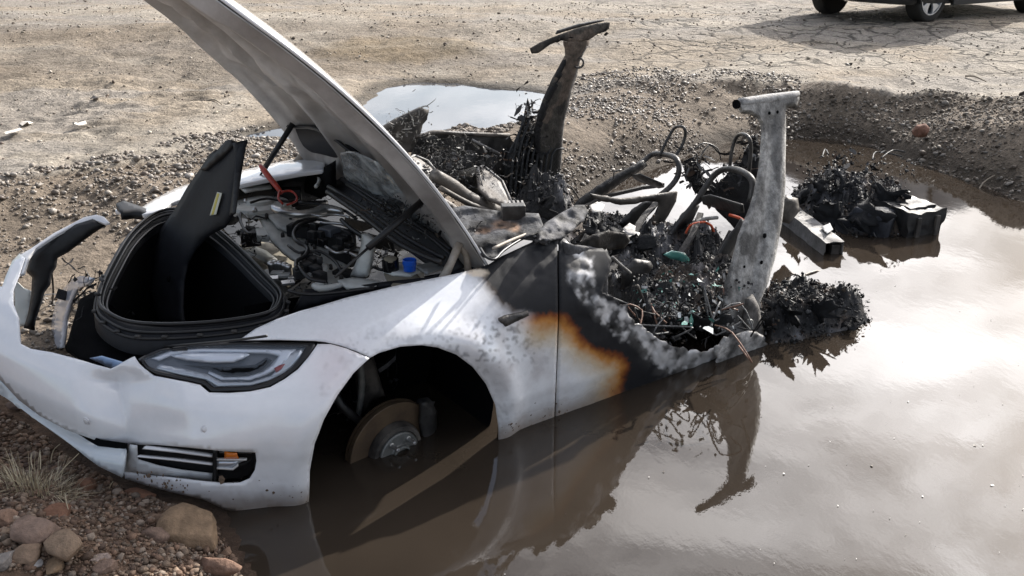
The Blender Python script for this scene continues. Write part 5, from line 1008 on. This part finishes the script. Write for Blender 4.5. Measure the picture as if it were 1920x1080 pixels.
for k in range(26):
    a = rng.integers(1150, 1400); b = rng.integers(500, 620); p = WP(a, b, .22)[0]; d = rng.normal(size=3)*.06; d[2] = abs(d[2])*.6
    mb.tube([p, p+d+rng.normal(size=3)*.03, p+2*d*.8+rng.normal(size=3)*.05, p+d*1.2-np.array([0, 0, .05])], .0035, 5, [(.02,.02,.02), (.15,.15,.15), (.2,.12,.09)][k % 3])
mb.build('burned_wires', 'debris', CAR, kind='stuff')
# glassy green and pale glints among the ashes
mb = MB()
for k in range(150):
    a = rng.uniform(1185, 1390); b = rng.uniform(490, min(620, 560+.6*(a-1185))); p = WP(a, b, .28)[0]; cluster(mb, p, (.01,.01,.01), 1, .006, [(.10,.25,.22), (.45,.47,.47), (.3,.3,.3)], ('shard',))
mb.build('glass_fragments', 'teal' if 0 else 'debris', CAR, kind='stuff')
# rear rail: open-ended box beam pointing at the pool
ra, rb_ = W1(1474, 405, 'z', .40), W1(1562, 475, 'z', .42)
d_ = (rb_-ra)/np.linalg.norm(rb_-ra); sx_ = np.cross(d_, [0, 0, 1.]); sx_ /= np.linalg.norm(sx_); sz_ = np.cross(sx_, d_)
rl = MB(); hw_, hh_, tt = .058, .070, .006
def ring(c, k, m=6):
    o = []
    for (a0, b0), (a1, b1) in (((-1, -1), (1, -1)), ((1, -1), (1, 1)), ((1, 1), (-1, 1)), ((-1, 1), (-1, -1))):
        for j in range(m): t = j/m; o.append(c+sx_*(a0+(a1-a0)*t)*hw_*k+sz_*(b0+(b1-b0)*t)*hh_*k)
    o = np.array(o); 
    for q in range(3): o[:, q] += .016*(fbm(o*11+q*20, 3)-.5)
    return o
L0 = ra-d_*.25; Rg = [ring(L0+(rb_-L0)*t, 1.) for t in np.linspace(0, 1, 16)]
Rg[-1] = Rg[-1]+d_*(.05*(fbm(Rg[-1]*22, 2)-.5))[:, None]; Rg += [ring(rb_-d_*.004, .90), ring(rb_-d_*.25, .88)]
rl.grid(np.array(Rg), closed=True); rl.build('rear_rail', 'burnt_steel' if 0 else 'ash_metal', CAR, smooth=True, angle=35)
MB().box(rb_-d_*.03-sx_*.02, (.03, .05, .09), [d_, sx_, sz_]).build('rail_bulkhead', 'burnt_steel', CAR, smooth=False)
part([(1455,380),(1474,366),(1496,372),(1500,395),(1480,420),(1462,415)], 'rail_root', 'burnt_steel', LA('y', .1), step=6, rough=.03, bulge=.04, bw=12, solid=.02)
# ------------------------------------------------------------ more of the engine bay
boxpx(563, 432, .76, (.10, .05, .05), 'sensor', 'black_plastic', -.3)
boxpx(540, 370, .74, (.12, .07, .08), 'brake_booster', 'black_plastic', .2)
boxpx(585, 392, .70, (.14, .08, .06), 'air_duct', 'black_plastic', .1)
boxpx(680, 420, .72, (.16, .06, .05), 'bracket', 'black_steel', -.62)
boxpx(720, 450, .72, (.18, .08, .06), 'bracket', 'black_plastic', -.62)
boxpx(655, 515, .73, (.12, .05, .03), 'sensor', 'black_plastic', -.4)
boxpx(470, 445, .68, (.08, .08, .06), 'horn', 'black_plastic', .3)
for pts, r, m in (([(470,380),(500,372),(540,378),(560,372)], .006, 'rubber'), ([(560,380),(600,384),(640,392),(668,410)], .007, 'rubber'), ([(575,400),(600,405),(630,402),(655,408)], .006, 'steel'),
    ([(590,470),(606,474),(628,490),(640,508)], .006, 'rubber'), ([(560,500),(580,522),(610,528)], .007, 'rubber'), ([(540,460),(560,474),(580,470),(600,478)], .005, 'rubber'), ([(640,430),(660,442),(664,462),(650,476)], .006, 'rubber'),
    ([(610,462),(630,474),(650,472),(680,486)], .005, 'steel'), ([(456,400),(470,412),(480,405),(500,410)], .004, 'rubber'), ([(700,500),(716,506),(730,500)], .006, 'rubber'), ([(540,545),(580,552),(640,548),(700,540)], .006, 'rubber')):
    T(pts, r, 'hose' if r > .005 else 'cable', m, .80)
for q in [(500,404),(520,398),(545,412),(560,440),(590,462),(620,500),(640,520),(575,455),(610,520),(530,440)]:
    MB().lathe(W1(q[0], q[1], 'z', .745), (0, 0, 1), [(.008, -.01), (.008, .004), (.004, .010)], 8).build('bolt', 'black_steel', CAR)
# thin torn pieces and curls that stand out of the rear heaps
for poly, lf, c_ in (([(1150,440),(1175,430),(1200,436),(1195,452),(1170,458)], LA('z', .62), (.45,.44,.43)), ([(1168,428),(1180,418),(1192,424),(1190,440),(1176,440)], LA('z', .66), (.35,.34,.33)),
    ([(1105,385),(1120,378),(1134,384),(1128,396),(1112,398)], LA('z', .66), (.5,.49,.47)), ([(1546,525),(1560,508),(1572,512),(1570,530)], LA('y', .5), (.2,.17,.13)), ([(1590,575),(1604,560),(1618,566),(1612,590),(1598,600)], LA('y', .7), (.09,.09,.09)),
    ([(1540,425),(1556,418),(1562,430),(1550,438)], LW(.1), (.4,.4,.4)), ([(1600,600),(1575,590),(1560,605),(1572,625),(1596,618)], LA('y', .8), (.16,.16,.165))):
    part(poly, 'torn_sheet', 'char', lf, step=4, rough=.04, solid=.003, color=c_)

# broad curled sheets standing among the debris
r4 = np.random.default_rng(21)
for (px, py, z, sc) in ((1500,372,.16,.10),(1545,350,.17,.12),(1600,352,.18,.10),(1660,368,.17,.11),(1620,400,.12,.13),(1560,410,.10,.10),(1470,585,.12,.08),(1530,580,.10,.09),(1580,590,.06,.07),(1200,540,.22,.08),(1250,600,.18,.08),(1330,600,.20,.07),(1180,460,.30,.09),(1120,430,.34,.08),(1000,395,.50,.08),(1320,520,.2,.08)):
    c = WP(px, py, z)[0]; u = r4.normal(size=3); u[2] *= .4; u /= np.linalg.norm(u); v = np.array([0, 0, 1.])*.8+r4.normal(size=3)*.35; v -= u*(u@v); v /= np.linalg.norm(v); wv = np.cross(u, v)
    s_, t_ = np.meshgrid(np.linspace(-1, 1, 12), np.linspace(-.7, .7, 9)); jag = 1+.9*(fbm(np.stack([s_*4+px, t_*4+py], -1), 2)-.5)*2
    G = c+(s_*jag)[..., None]*u*sc+(t_*jag)[..., None]*v*sc*.8+(.5*s_**2-.25+.8*(fbm(np.stack([s_*1.5+py, t_*1.5], -1), 3)-.5))[..., None]*wv*sc
    MB().grid(G, (.016, .0165, .018)).build('torn_sheet', 'char', CAR, solid=.003)

# bent charred rails that lean out of the ashes
for (a, b, w_, h_) in (((1138,528,.35),(1232,372,-.10),.030,.012), ((1082,470,.2),(1110,420,-.1),.03,.02), ((1240,560,.5),(1312,392,.15),.030,.014), ((1300,600,.6),(1372,430,.5),.034,.016), ((1090,392,-.5),(1240,342,-.55),.02,.02), ((1180,400,-.3),(1232,470,.1),.02,.012), ((1215,450,.0),(1296,436,.1),.02,.02), ((1330,470,.3),(1395,452,.4),.03,.012), ((1460,560,.4),(1560,540,.5),.02,.012), ((1500,610,.75),(1600,582,.7),.016,.016)):
    p, q = W1(a[0], a[1], 'y', a[2]), W1(b[0], b[1], 'y', b[2]); k_ = 9; G = []
    d = (q-p)/np.linalg.norm(q-p); sx = np.cross(d, [0, 0, 1.]); sx /= np.linalg.norm(sx); sz = np.cross(sx, d)
    for i in range(k_):
        t = i/(k_-1); c = p+(q-p)*t+sx*.05*(float(vnoise(np.array([[t*3+a[0], 0, 0]]))[0])-.5)+sz*.06*(float(vnoise(np.array([[t*3, a[1], 5]]))[0])-.5)
        G.append([c+sx*u*w_/2+sz*v*h_/2 for u, v in ((-1, -1), (1, -1), (1, 1), (-1, 1))])
    m_ = MB().grid(np.array(G), (.055, .052, .05), closed=True); m_.add(np.array(G[0]), [(0, 1, 2, 3)], (.05,.05,.05)); m_.add(np.array(G[-1]), [(0, 1, 2, 3)], (.05,.05,.05)); m_.build('bent_rail', 'char', CAR, smooth=False)
# scrapes of mud flung on the bumper and wing, as thin raised crusts
r5 = np.random.default_rng(33); mb = MB(); lf = LB(.004)
for k in range(260):
    px, py = (r5.uniform(250, 575), 940-abs(r5.normal(0, 22))) if k % 2 else (r5.uniform(935, 1150), 0)
    if not k % 2: py = 818-(px-935)*.33-abs(r5.normal(0, 16))
    elif px < 380: py = 905+(px-250)*.2-abs(r5.normal(0, 14))
    c = W3(lf(np.array([px]), np.array([py])))[0]; s = .0016*r5.lognormal(0, .6)
    n_ = CAMW-c; n_ /= np.linalg.norm(n_); u = np.cross(n_, [0, 0, 1.]); u /= np.linalg.norm(u); v = np.cross(u, n_)
    V = [c+s*(math.cos(t)*u+1.5*math.sin(t)*v)*r5.uniform(.6, 1.3) for t in np.linspace(0, 5.2, 6)]+[c+n_*s*.5]
    mb.add(V, [(i, (i+1) % 6, 6) for i in range(6)], (.12, .085, .06))
mb.build('mud_spots', 'char', CAR, kind='stuff', smooth=False)
# ------------------------------------------------------------ rocks on the near bank
MT['rock'] = mat('rock', attr=True, rough=.85, var=.28, vs=22, bump=.9, bs=50, spec=.25)
def rock(px, py, wpx, hpx, col, label, seed, flat=.6, rot=None, sub=4, nm='rock', cat='rock', z=None):
    zz = .12 if z is None else z
    for _ in range(3): p = WP(px, py+hpx*.25, zz)[0]; zz = gz(p[0], p[1]) if z is None else z
    dist = np.linalg.norm(p-CAMW); s = wpx/FPX*dist/2; t = hpx/FPX*dist/2
    mb = MB(); rock_mesh(mb, (p[0], p[1], zz+s*flat*.28), (s, max(t*1.15, s*.5), s*flat), seed, sub, col, rot if rot is not None else 0.)
    o = mb.build(nm, 'rock', None, at=(float(p[0]), float(p[1]), zz), recalc=False); return setp(o, label, cat, 'rocks on the near bank')
TAN, RED, GRY = (.24, .165, .105), (.19, .10, .065), (.20, .18, .165)
rock(362, 978, 132, 96, TAN, 'largest smooth tan rock, at the water edge below the bumper', 3, .62, -.45)
rock(122, 1020, 86, 62, (.21,.15,.105), 'rounded brown oval rock in front of the rough rock pile', 5, .6, -.35)
rock(66, 984, 78, 66, (.20,.14,.11), 'rough pitted pinkish rock behind the oval one', 8, .8, .2)
rock(50, 1032, 60, 52, (.22,.155,.11), 'squarish tan rock below the pitted one', 11, .8, .5)
rock(110, 958, 50, 46, RED, 'small dark reddish rock directly under the grass tuft', 14, .7)
rock(8, 972, 50, 40, (.22,.14,.10), 'reddish rock cut by the left edge, beside the pitted rock', 17, .7)
rock(408, 1062, 96, 42, (.20,.125,.09), 'long low reddish rock half buried at the lowest water edge', 20, .5, -.2)
rock(302, 972, 66, 30, (.20,.135,.095), 'thin flat slab touching the left flank of the largest rock', 23, .4, -.25)
rock(298, 1002, 66, 30, (.19,.13,.10), 'narrow angular slab in front of the thin flat slab', 26, .45, -.1)
rock(186, 1046, 46, 22, (.28,.22,.19), 'pale pointed flake of stone right of the oval rock', 29, .3, .4)
rock(106, 1066, 38, 34, TAN, 'knobbly tan rock below the oval rock', 32, .8)
rock(72, 1070, 20, 20, (.33,.31,.30), 'tiny pale grey pebble rock between two tan rocks', 35, .8)
rock(14, 1046, 40, 44, GRY, 'greyish rock low at the left frame edge', 38, .7)
rock(200, 1062, 46, 30, (.19,.13,.10), 'dull brown rock under the pale flake', 41, .6)
rock(426, 1032, 26, 22, (.24,.16,.11), 'small round rock beside the foot of the largest rock', 44, .8)
rock(165, 905, 40, 30, RED, 'dark red brown clod under the bumper lip', 47, .7)
rock(262, 922, 60, 14, RED, 'thin reddish sliver of stone right under the bumper corner', 50, .25, -.1)
rock(24, 760, 44, 18, (.14,.10,.08), 'flat dark stone under the far left of the bumper lip', 53, .35)
rock(1727, 242, 30, 24, (.20,.105,.075), 'reddish rock on the dark slope across the pool', 56, .8, z=.30)
rock(1920, 176, 16, 12, (.05,.04,.035), 'dark clod on the cracked ground at the right frame edge', 59, .8, z=.36)
rock(945, 330, 10, 8, GRY, 'pale stone', 62) if 0 else None
# ------------------------------------------------------------ dry grass tuft
MT['straw'] = mat('straw', attr=True, rough=.7)
G0 = WP(62, 915, .14)[0]; G0[2] = gz(G0[0], G0[1])
mb = MB(); r = np.random.default_rng(4)
for k in range(340):
    a = r.uniform(0, 6.28); q = r.random()**.5; b0 = G0+np.array([q*.13*math.cos(a), q*.06*math.sin(a), 0]); b0[2] = gz(b0[0], b0[1])-.004
    up = r.random() < .4; h = r.uniform(.05, .12) if up else r.uniform(.02, .06); d = np.array([math.cos(a), math.sin(a), 0])*(r.uniform(.01, .05) if up else r.uniform(.03, .09)); wd = r.uniform(.0009, .0019)
    s = np.cross(d, [0, 0, 1]); s /= np.linalg.norm(s); c = np.array([(.50,.42,.28), (.38,.31,.20), (.22,.17,.11), (.60,.53,.38)][r.integers(4)])
    V = []
    for i in range(5):
        t = i/4; p = b0+d*t*t+np.array([0, 0, h*(t-.35*t*t*(0 if up else 1.6))]); V += [p-s*wd*(1-t*.8), p+s*wd*(1-t*.8)]
    mb.add(V, [(2*i, 2*i+1, 2*i+3, 2*i+2) for i in range(4)], c)
for (x0, y0), (x1, y1), (x2, y2) in (((100,905),(118,880),(148,850)), ((95,868),(100,845),(113,832)), ((122,925),(124,940),(128,955)), ((128,945),(138,935),(150,922)), ((205,915),(208,908),(212,903)), ((60,850),(58,862),(62,880)), ((75,845),(76,860),(76,880)), ((40,882),(20,865),(4,858))):
    P3 = [WP(x0, y0, .16)[0], WP(x1, y1, .20)[0], WP(x2, y2, .24)[0]]; mb.tube(P3, [.0022, .0018, .0008], 4, (.38,.32,.22))
setp(mb.build('grass_tuft', 'straw', None, at=tuple(G0), recalc=False), 'dry straw coloured grass tuft on the bank beside the bumper', 'grass tuft')
# ------------------------------------------------------------ litter on the open ground
MT['paper'] = mat('paper', (.62, .57, .50), .8, var=.1)
MT['dark_scrap'] = mat('dark_scrap', (.03, .025, .022), .7, var=.3)
MT['wood'] = mat('weathered_wood', (.26, .22, .17), .85, var=.3, vs=60)
def scrap(px, py, wpx, hpx, m, label, cat, seed):
    z = .36
    for _ in range(3): p = WP(px, py, z)[0]; z = gz(p[0], p[1])
    d = np.linalg.norm(p-CAMW); a = wpx/FPX*d/2; b = hpx/FPX*d/2/max(.12, (CAMW[2]-z)/d); r = np.random.default_rng(seed)
    n = 7; ang = np.sort(r.uniform(0, 6.28, n)); V = [p+np.array([a*math.cos(t)*r.uniform(.7, 1), b*math.sin(t)*r.uniform(.6, 1), .012+r.uniform(0, .03)]) for t in ang]+[p+np.array([0, 0, .03])]
    mb = MB(); mb.add(V, [(i, (i+1) % n, n) for i in range(n)]); o = mb.build('scrap', m, None, at=(float(p[0]), float(p[1]), z), smooth=False, solid=.003); return setp(o, label, cat)
scrap(48, 236, 22, 8, 'paper', 'pale crumpled paper scrap, upper one of the pair at the left frame edge', 'litter', 1)
scrap(28, 252, 34, 9, 'paper', 'pale torn scrap lying just below the upper paper scrap at the left', 'litter', 2)
scrap(152, 240, 22, 7, 'paper', 'lone pinkish paper scrap on the left dirt', 'litter', 3)
scrap(798, 104, 18, 4, 'paper', 'white scrap on the brown stain beyond the hood', 'litter', 4)
scrap(182, 189, 30, 6, 'dark_scrap', 'flat dark piece of bark on the left dirt', 'debris', 5)
scrap(975, 59, 22, 4, 'dark_scrap', 'dark flat fragment above the far pillar', 'debris', 6)
scrap(1590, 124, 14, 3, 'dark_scrap', 'dark flat fragment lying on the cracked mud', 'debris', 7)
scrap(1076, 208, 26, 8, 'dark_scrap', 'dark ragged fragment beside the far pillar at the puddle', 'debris', 8)
def stick(a, b, z, label, r=.008):
    P0, P1 = WP(a[0], a[1], z)[0], WP(b[0], b[1], z)[0]
    for p in (P0, P1): p[2] = gz(p[0], p[1])+r
    m_ = (P0+P1)/2+np.array([0, .03, .02]); o = MB().tube([P0, m_, P1], [r, r*.9, r*.5], 6).build('stick', 'wood', None, at=tuple(P0)); setp(o, label, 'stick')
stick((388,186), (416,196), .36, 'thin pale stick on the dirt left of the hood')
stick((1840,305), (1872,296), .2, 'bent pale twig on the dark slope at the right', .006)
stick((1600,72), (1656,78), .40, 'long pale twig lying in the shadow of the parked car', .006)
stick((1810,142), (1850,148), .38, 'dark twig on the cracked mud at the right', .01)
stick((495,62), (512,60), .40, 'stub', .006) if 0 else None
# floating flecks on the pool
mb = MB(); r = np.random.default_rng(12)
for k in range(90):
    px = r.uniform(900, 1920) if k % 3 else r.uniform(1500, 1920); py = r.uniform(480, 1080)
    if px < 1450 and py < 1000-(px-900)*.55: continue
    p = WP(px, py, .002)[0]; s = .0016*r.lognormal(0, .5); n = 5; t = r.uniform(0, 6.28)
    V = [p+np.array([s*math.cos(t+i*1.26)*r.uniform(.6, 1.6), s*math.sin(t+i*1.26)*r.uniform(.6, 1.4), r.uniform(.0, .003)]) for i in range(n)]
    mb.add(V, [tuple(range(n))], (.55, .52, .48) if r.random() < .7 else (.1, .08, .06))
MT['fleck'] = mat('fleck', attr=True, rough=.5)
mb.build('floating_flecks', 'fleck', recalc=False, smooth=False, kind='stuff')
# ------------------------------------------------------------ parked dark car in the background
MT['dark_paint'] = mat('dark_grey_paint', (.018, .020, .022), .3, coat=.8)
MT['dark_glass'] = mat('dark_glass', (.01, .012, .013), .05)
MT['tyre'] = mat('tyre', (.016, .015, .014), .8, bump=.2, bs=60)
MT['silver'] = mat('silver_rim', (.55, .56, .58), .35, .6)
MT['matt_plastic'] = mat('dark_plastic', (.01, .01, .01), .7)  # matt black plastic of the parked car
zc = .6
wp0 = WP(1742, 42, zc)[0]
fw = np.array([-.83, -.56, 0]); fw /= np.linalg.norm(fw); lt = np.array([.56, -.83, 0]); lt /= np.linalg.norm(lt)   # lt: side facing us
hub1 = wp0-lt*0.0
o_ = hub1-lt*.84-fw*1.30                       # ground centre midway between axles; near front wheel at +1.30 fw, +.84 lt
PC = thing('parked_car', (float(o_[0]), float(o_[1]), zc), 'dark grey parked car cut off by the top of the frame', 'car')
def cp(x, y, z): return np.array([o_[0], o_[1], zc])+fw*x+lt*y+np.array([0, 0, z])
ZT = [( 2.15,.34,.70,.60),(2.10,.28,1.00,.78),(1.90,.24,1.22,.86),(1.50,.22,1.42,.90),(1.10,.22,1.60,.92),(.60,.22,1.72,.92),(-.10,.22,1.78,.92),(-1.0,.22,1.78,.92),(-1.7,.24,1.70,.91),(-2.1,.28,1.30,.88),(-2.15,.34,.75,.82)]  # unseen upper body made tall and rounded to enlarge the cast shadow
G = []
for x, zb, zt, w_ in ZT:
    row = []
    sh = 1.1 if zt > 1.2 else zt-.05
    for y, z in [(-w_*.9, zb), (-w_, zb+.12), (-w_, sh*.7), (-w_*.97, sh), (-w_*(.78 if zt > 1.2 else .85), zt-.08 if zt > 1.2 else zt-.01), (-w_*.4, zt), (w_*.4, zt), (w_*(.78 if zt > 1.2 else .85), zt-.08 if zt > 1.2 else zt-.01), (w_*.97, sh), (w_, sh*.7), (w_, zb+.12), (w_*.9, zb)]:
        row.append(cp(x, y, z))
    G.append(row)
body = MB().grid(np.array(G), closed=True); body.add(np.array(G[0]), [tuple(range(12))]); body.add(np.array(G[-1]), [tuple(range(12))]); body_o = body.build('body', 'dark_paint', PC, smooth=True, angle=35)
sill = MB().bar(cp(.95, .90, .24), cp(-.95, .90, .24), .05, .07).build('sill', 'matt_plastic', PC, smooth=False, bevel=.01)
MB().bar(cp(.9, .925, .30), cp(-.9, .925, .30), .01, .02).build('sill_strip', 'silver', sill, smooth=False)
for s_ in (1, -1):
    q = [cp(.7, s_*.915, 1.14), cp(-1.6, s_*.915, 1.14), cp(-1.4, s_*.80, 1.56), cp(.35, s_*.80, 1.50)]
    mb = MB(); mb.add(q, [(0, 1, 2, 3)]); mb.build('side_window', 'dark_glass', PC, smooth=False, solid=.01)
mb = MB(); mb.add([cp(1.42, .78, 1.47), cp(1.42, -.78, 1.47), cp(.75, -.68, 1.72), cp(.75, .68, 1.72)], [(0, 1, 2, 3)]); mb.build('windscreen', 'dark_glass', PC, smooth=False, solid=.01)
MB().bar(cp(2.08, -.7, .40), cp(2.08, .7, .40), .10, .20).build('front_grille', 'matt_plastic', PC, smooth=False, bevel=.02)
for s_ in (1, -1): MB().box(cp(1.98, s_*.62, .66), (.16, .30, .12), [fw, lt, (0, 0, 1)]).build('headlight', 'glass_grey', PC, smooth=False, bevel=.03)
def wheel(x, y, side):
    c = cp(x, y, .325); ax_ = lt*side; u = fw; v = np.array([0, 0, 1.])
    W_ = MB().lathe(c-ax_*.20, ax_, [(.22, 0), (.30, 0), (.322, .02), (.325, .05), (.325, .17), (.318, .195), (.30, .208), (.25, .208), (.236, .19), (.236, .10)], 40).build('wheel', 'tyre', PC, angle=40)
    MB().lathe(c-ax_*.20, ax_, [(.237, .06), (.24, .19), (.236, .202), (.222, .202), (.218, .185), (.215, .06)], 40).build('rim', 'silver', W_, angle=40)
    MB().lathe(c-ax_*.20, ax_, [(.214, .06), (.214, .07)], 24).build('rim_back', 'matt_plastic', W_)
    MB().lathe(c-ax_*.20, ax_, [(.06, .10), (.06, .19), (.05, .198), (.01, .2)], 20).build('hub_cap', 'silver', W_, angle=30)
    for k in range(5):
        a = 2*math.pi*k/5+.31; 
        def pt(rr, da, dd): return c-ax_*(.20-dd)+rr*(math.cos(a+da)*u+math.sin(a+da)*v)
        V = []
        for rr, hw2 in ((.045, .035), (.10, .032), (.15, .042), (.19, .062), (.222, .085)):
            V += [pt(rr, -hw2/rr, .165), pt(rr, -hw2/rr, .192), pt(rr, hw2/rr, .192), pt(rr, hw2/rr, .165)]
        F_ = [(4*i+j, 4*i+(j+1) % 4, 4*i+4+(j+1) % 4, 4*i+4+j) for i in range(4) for j in range(4)]
        mb = MB(); mb.add(V, F_); mb.build('spoke', 'silver', W_, smooth=False, bevel=.004)
for x in (1.30, -1.30):
    wheel(x, .84, 1); wheel(x, -.84, -1)
    for s_ in (1, -1):
        g = [[cp(x+.37*math.cos(t), s_*y, .325+.37*math.sin(t)) for y in (.902, .915, .915, .85)] for t in np.linspace(-.2, math.pi+.2, 18)]
        MB().grid(np.array(g)).build('wheel_arch', 'matt_plastic', PC, solid=.02)
MB().bar(cp(0, 0, .26), cp(-1.9, 0, .30), 1.5, .10).build('underbody', 'matt_plastic', PC, smooth=False)
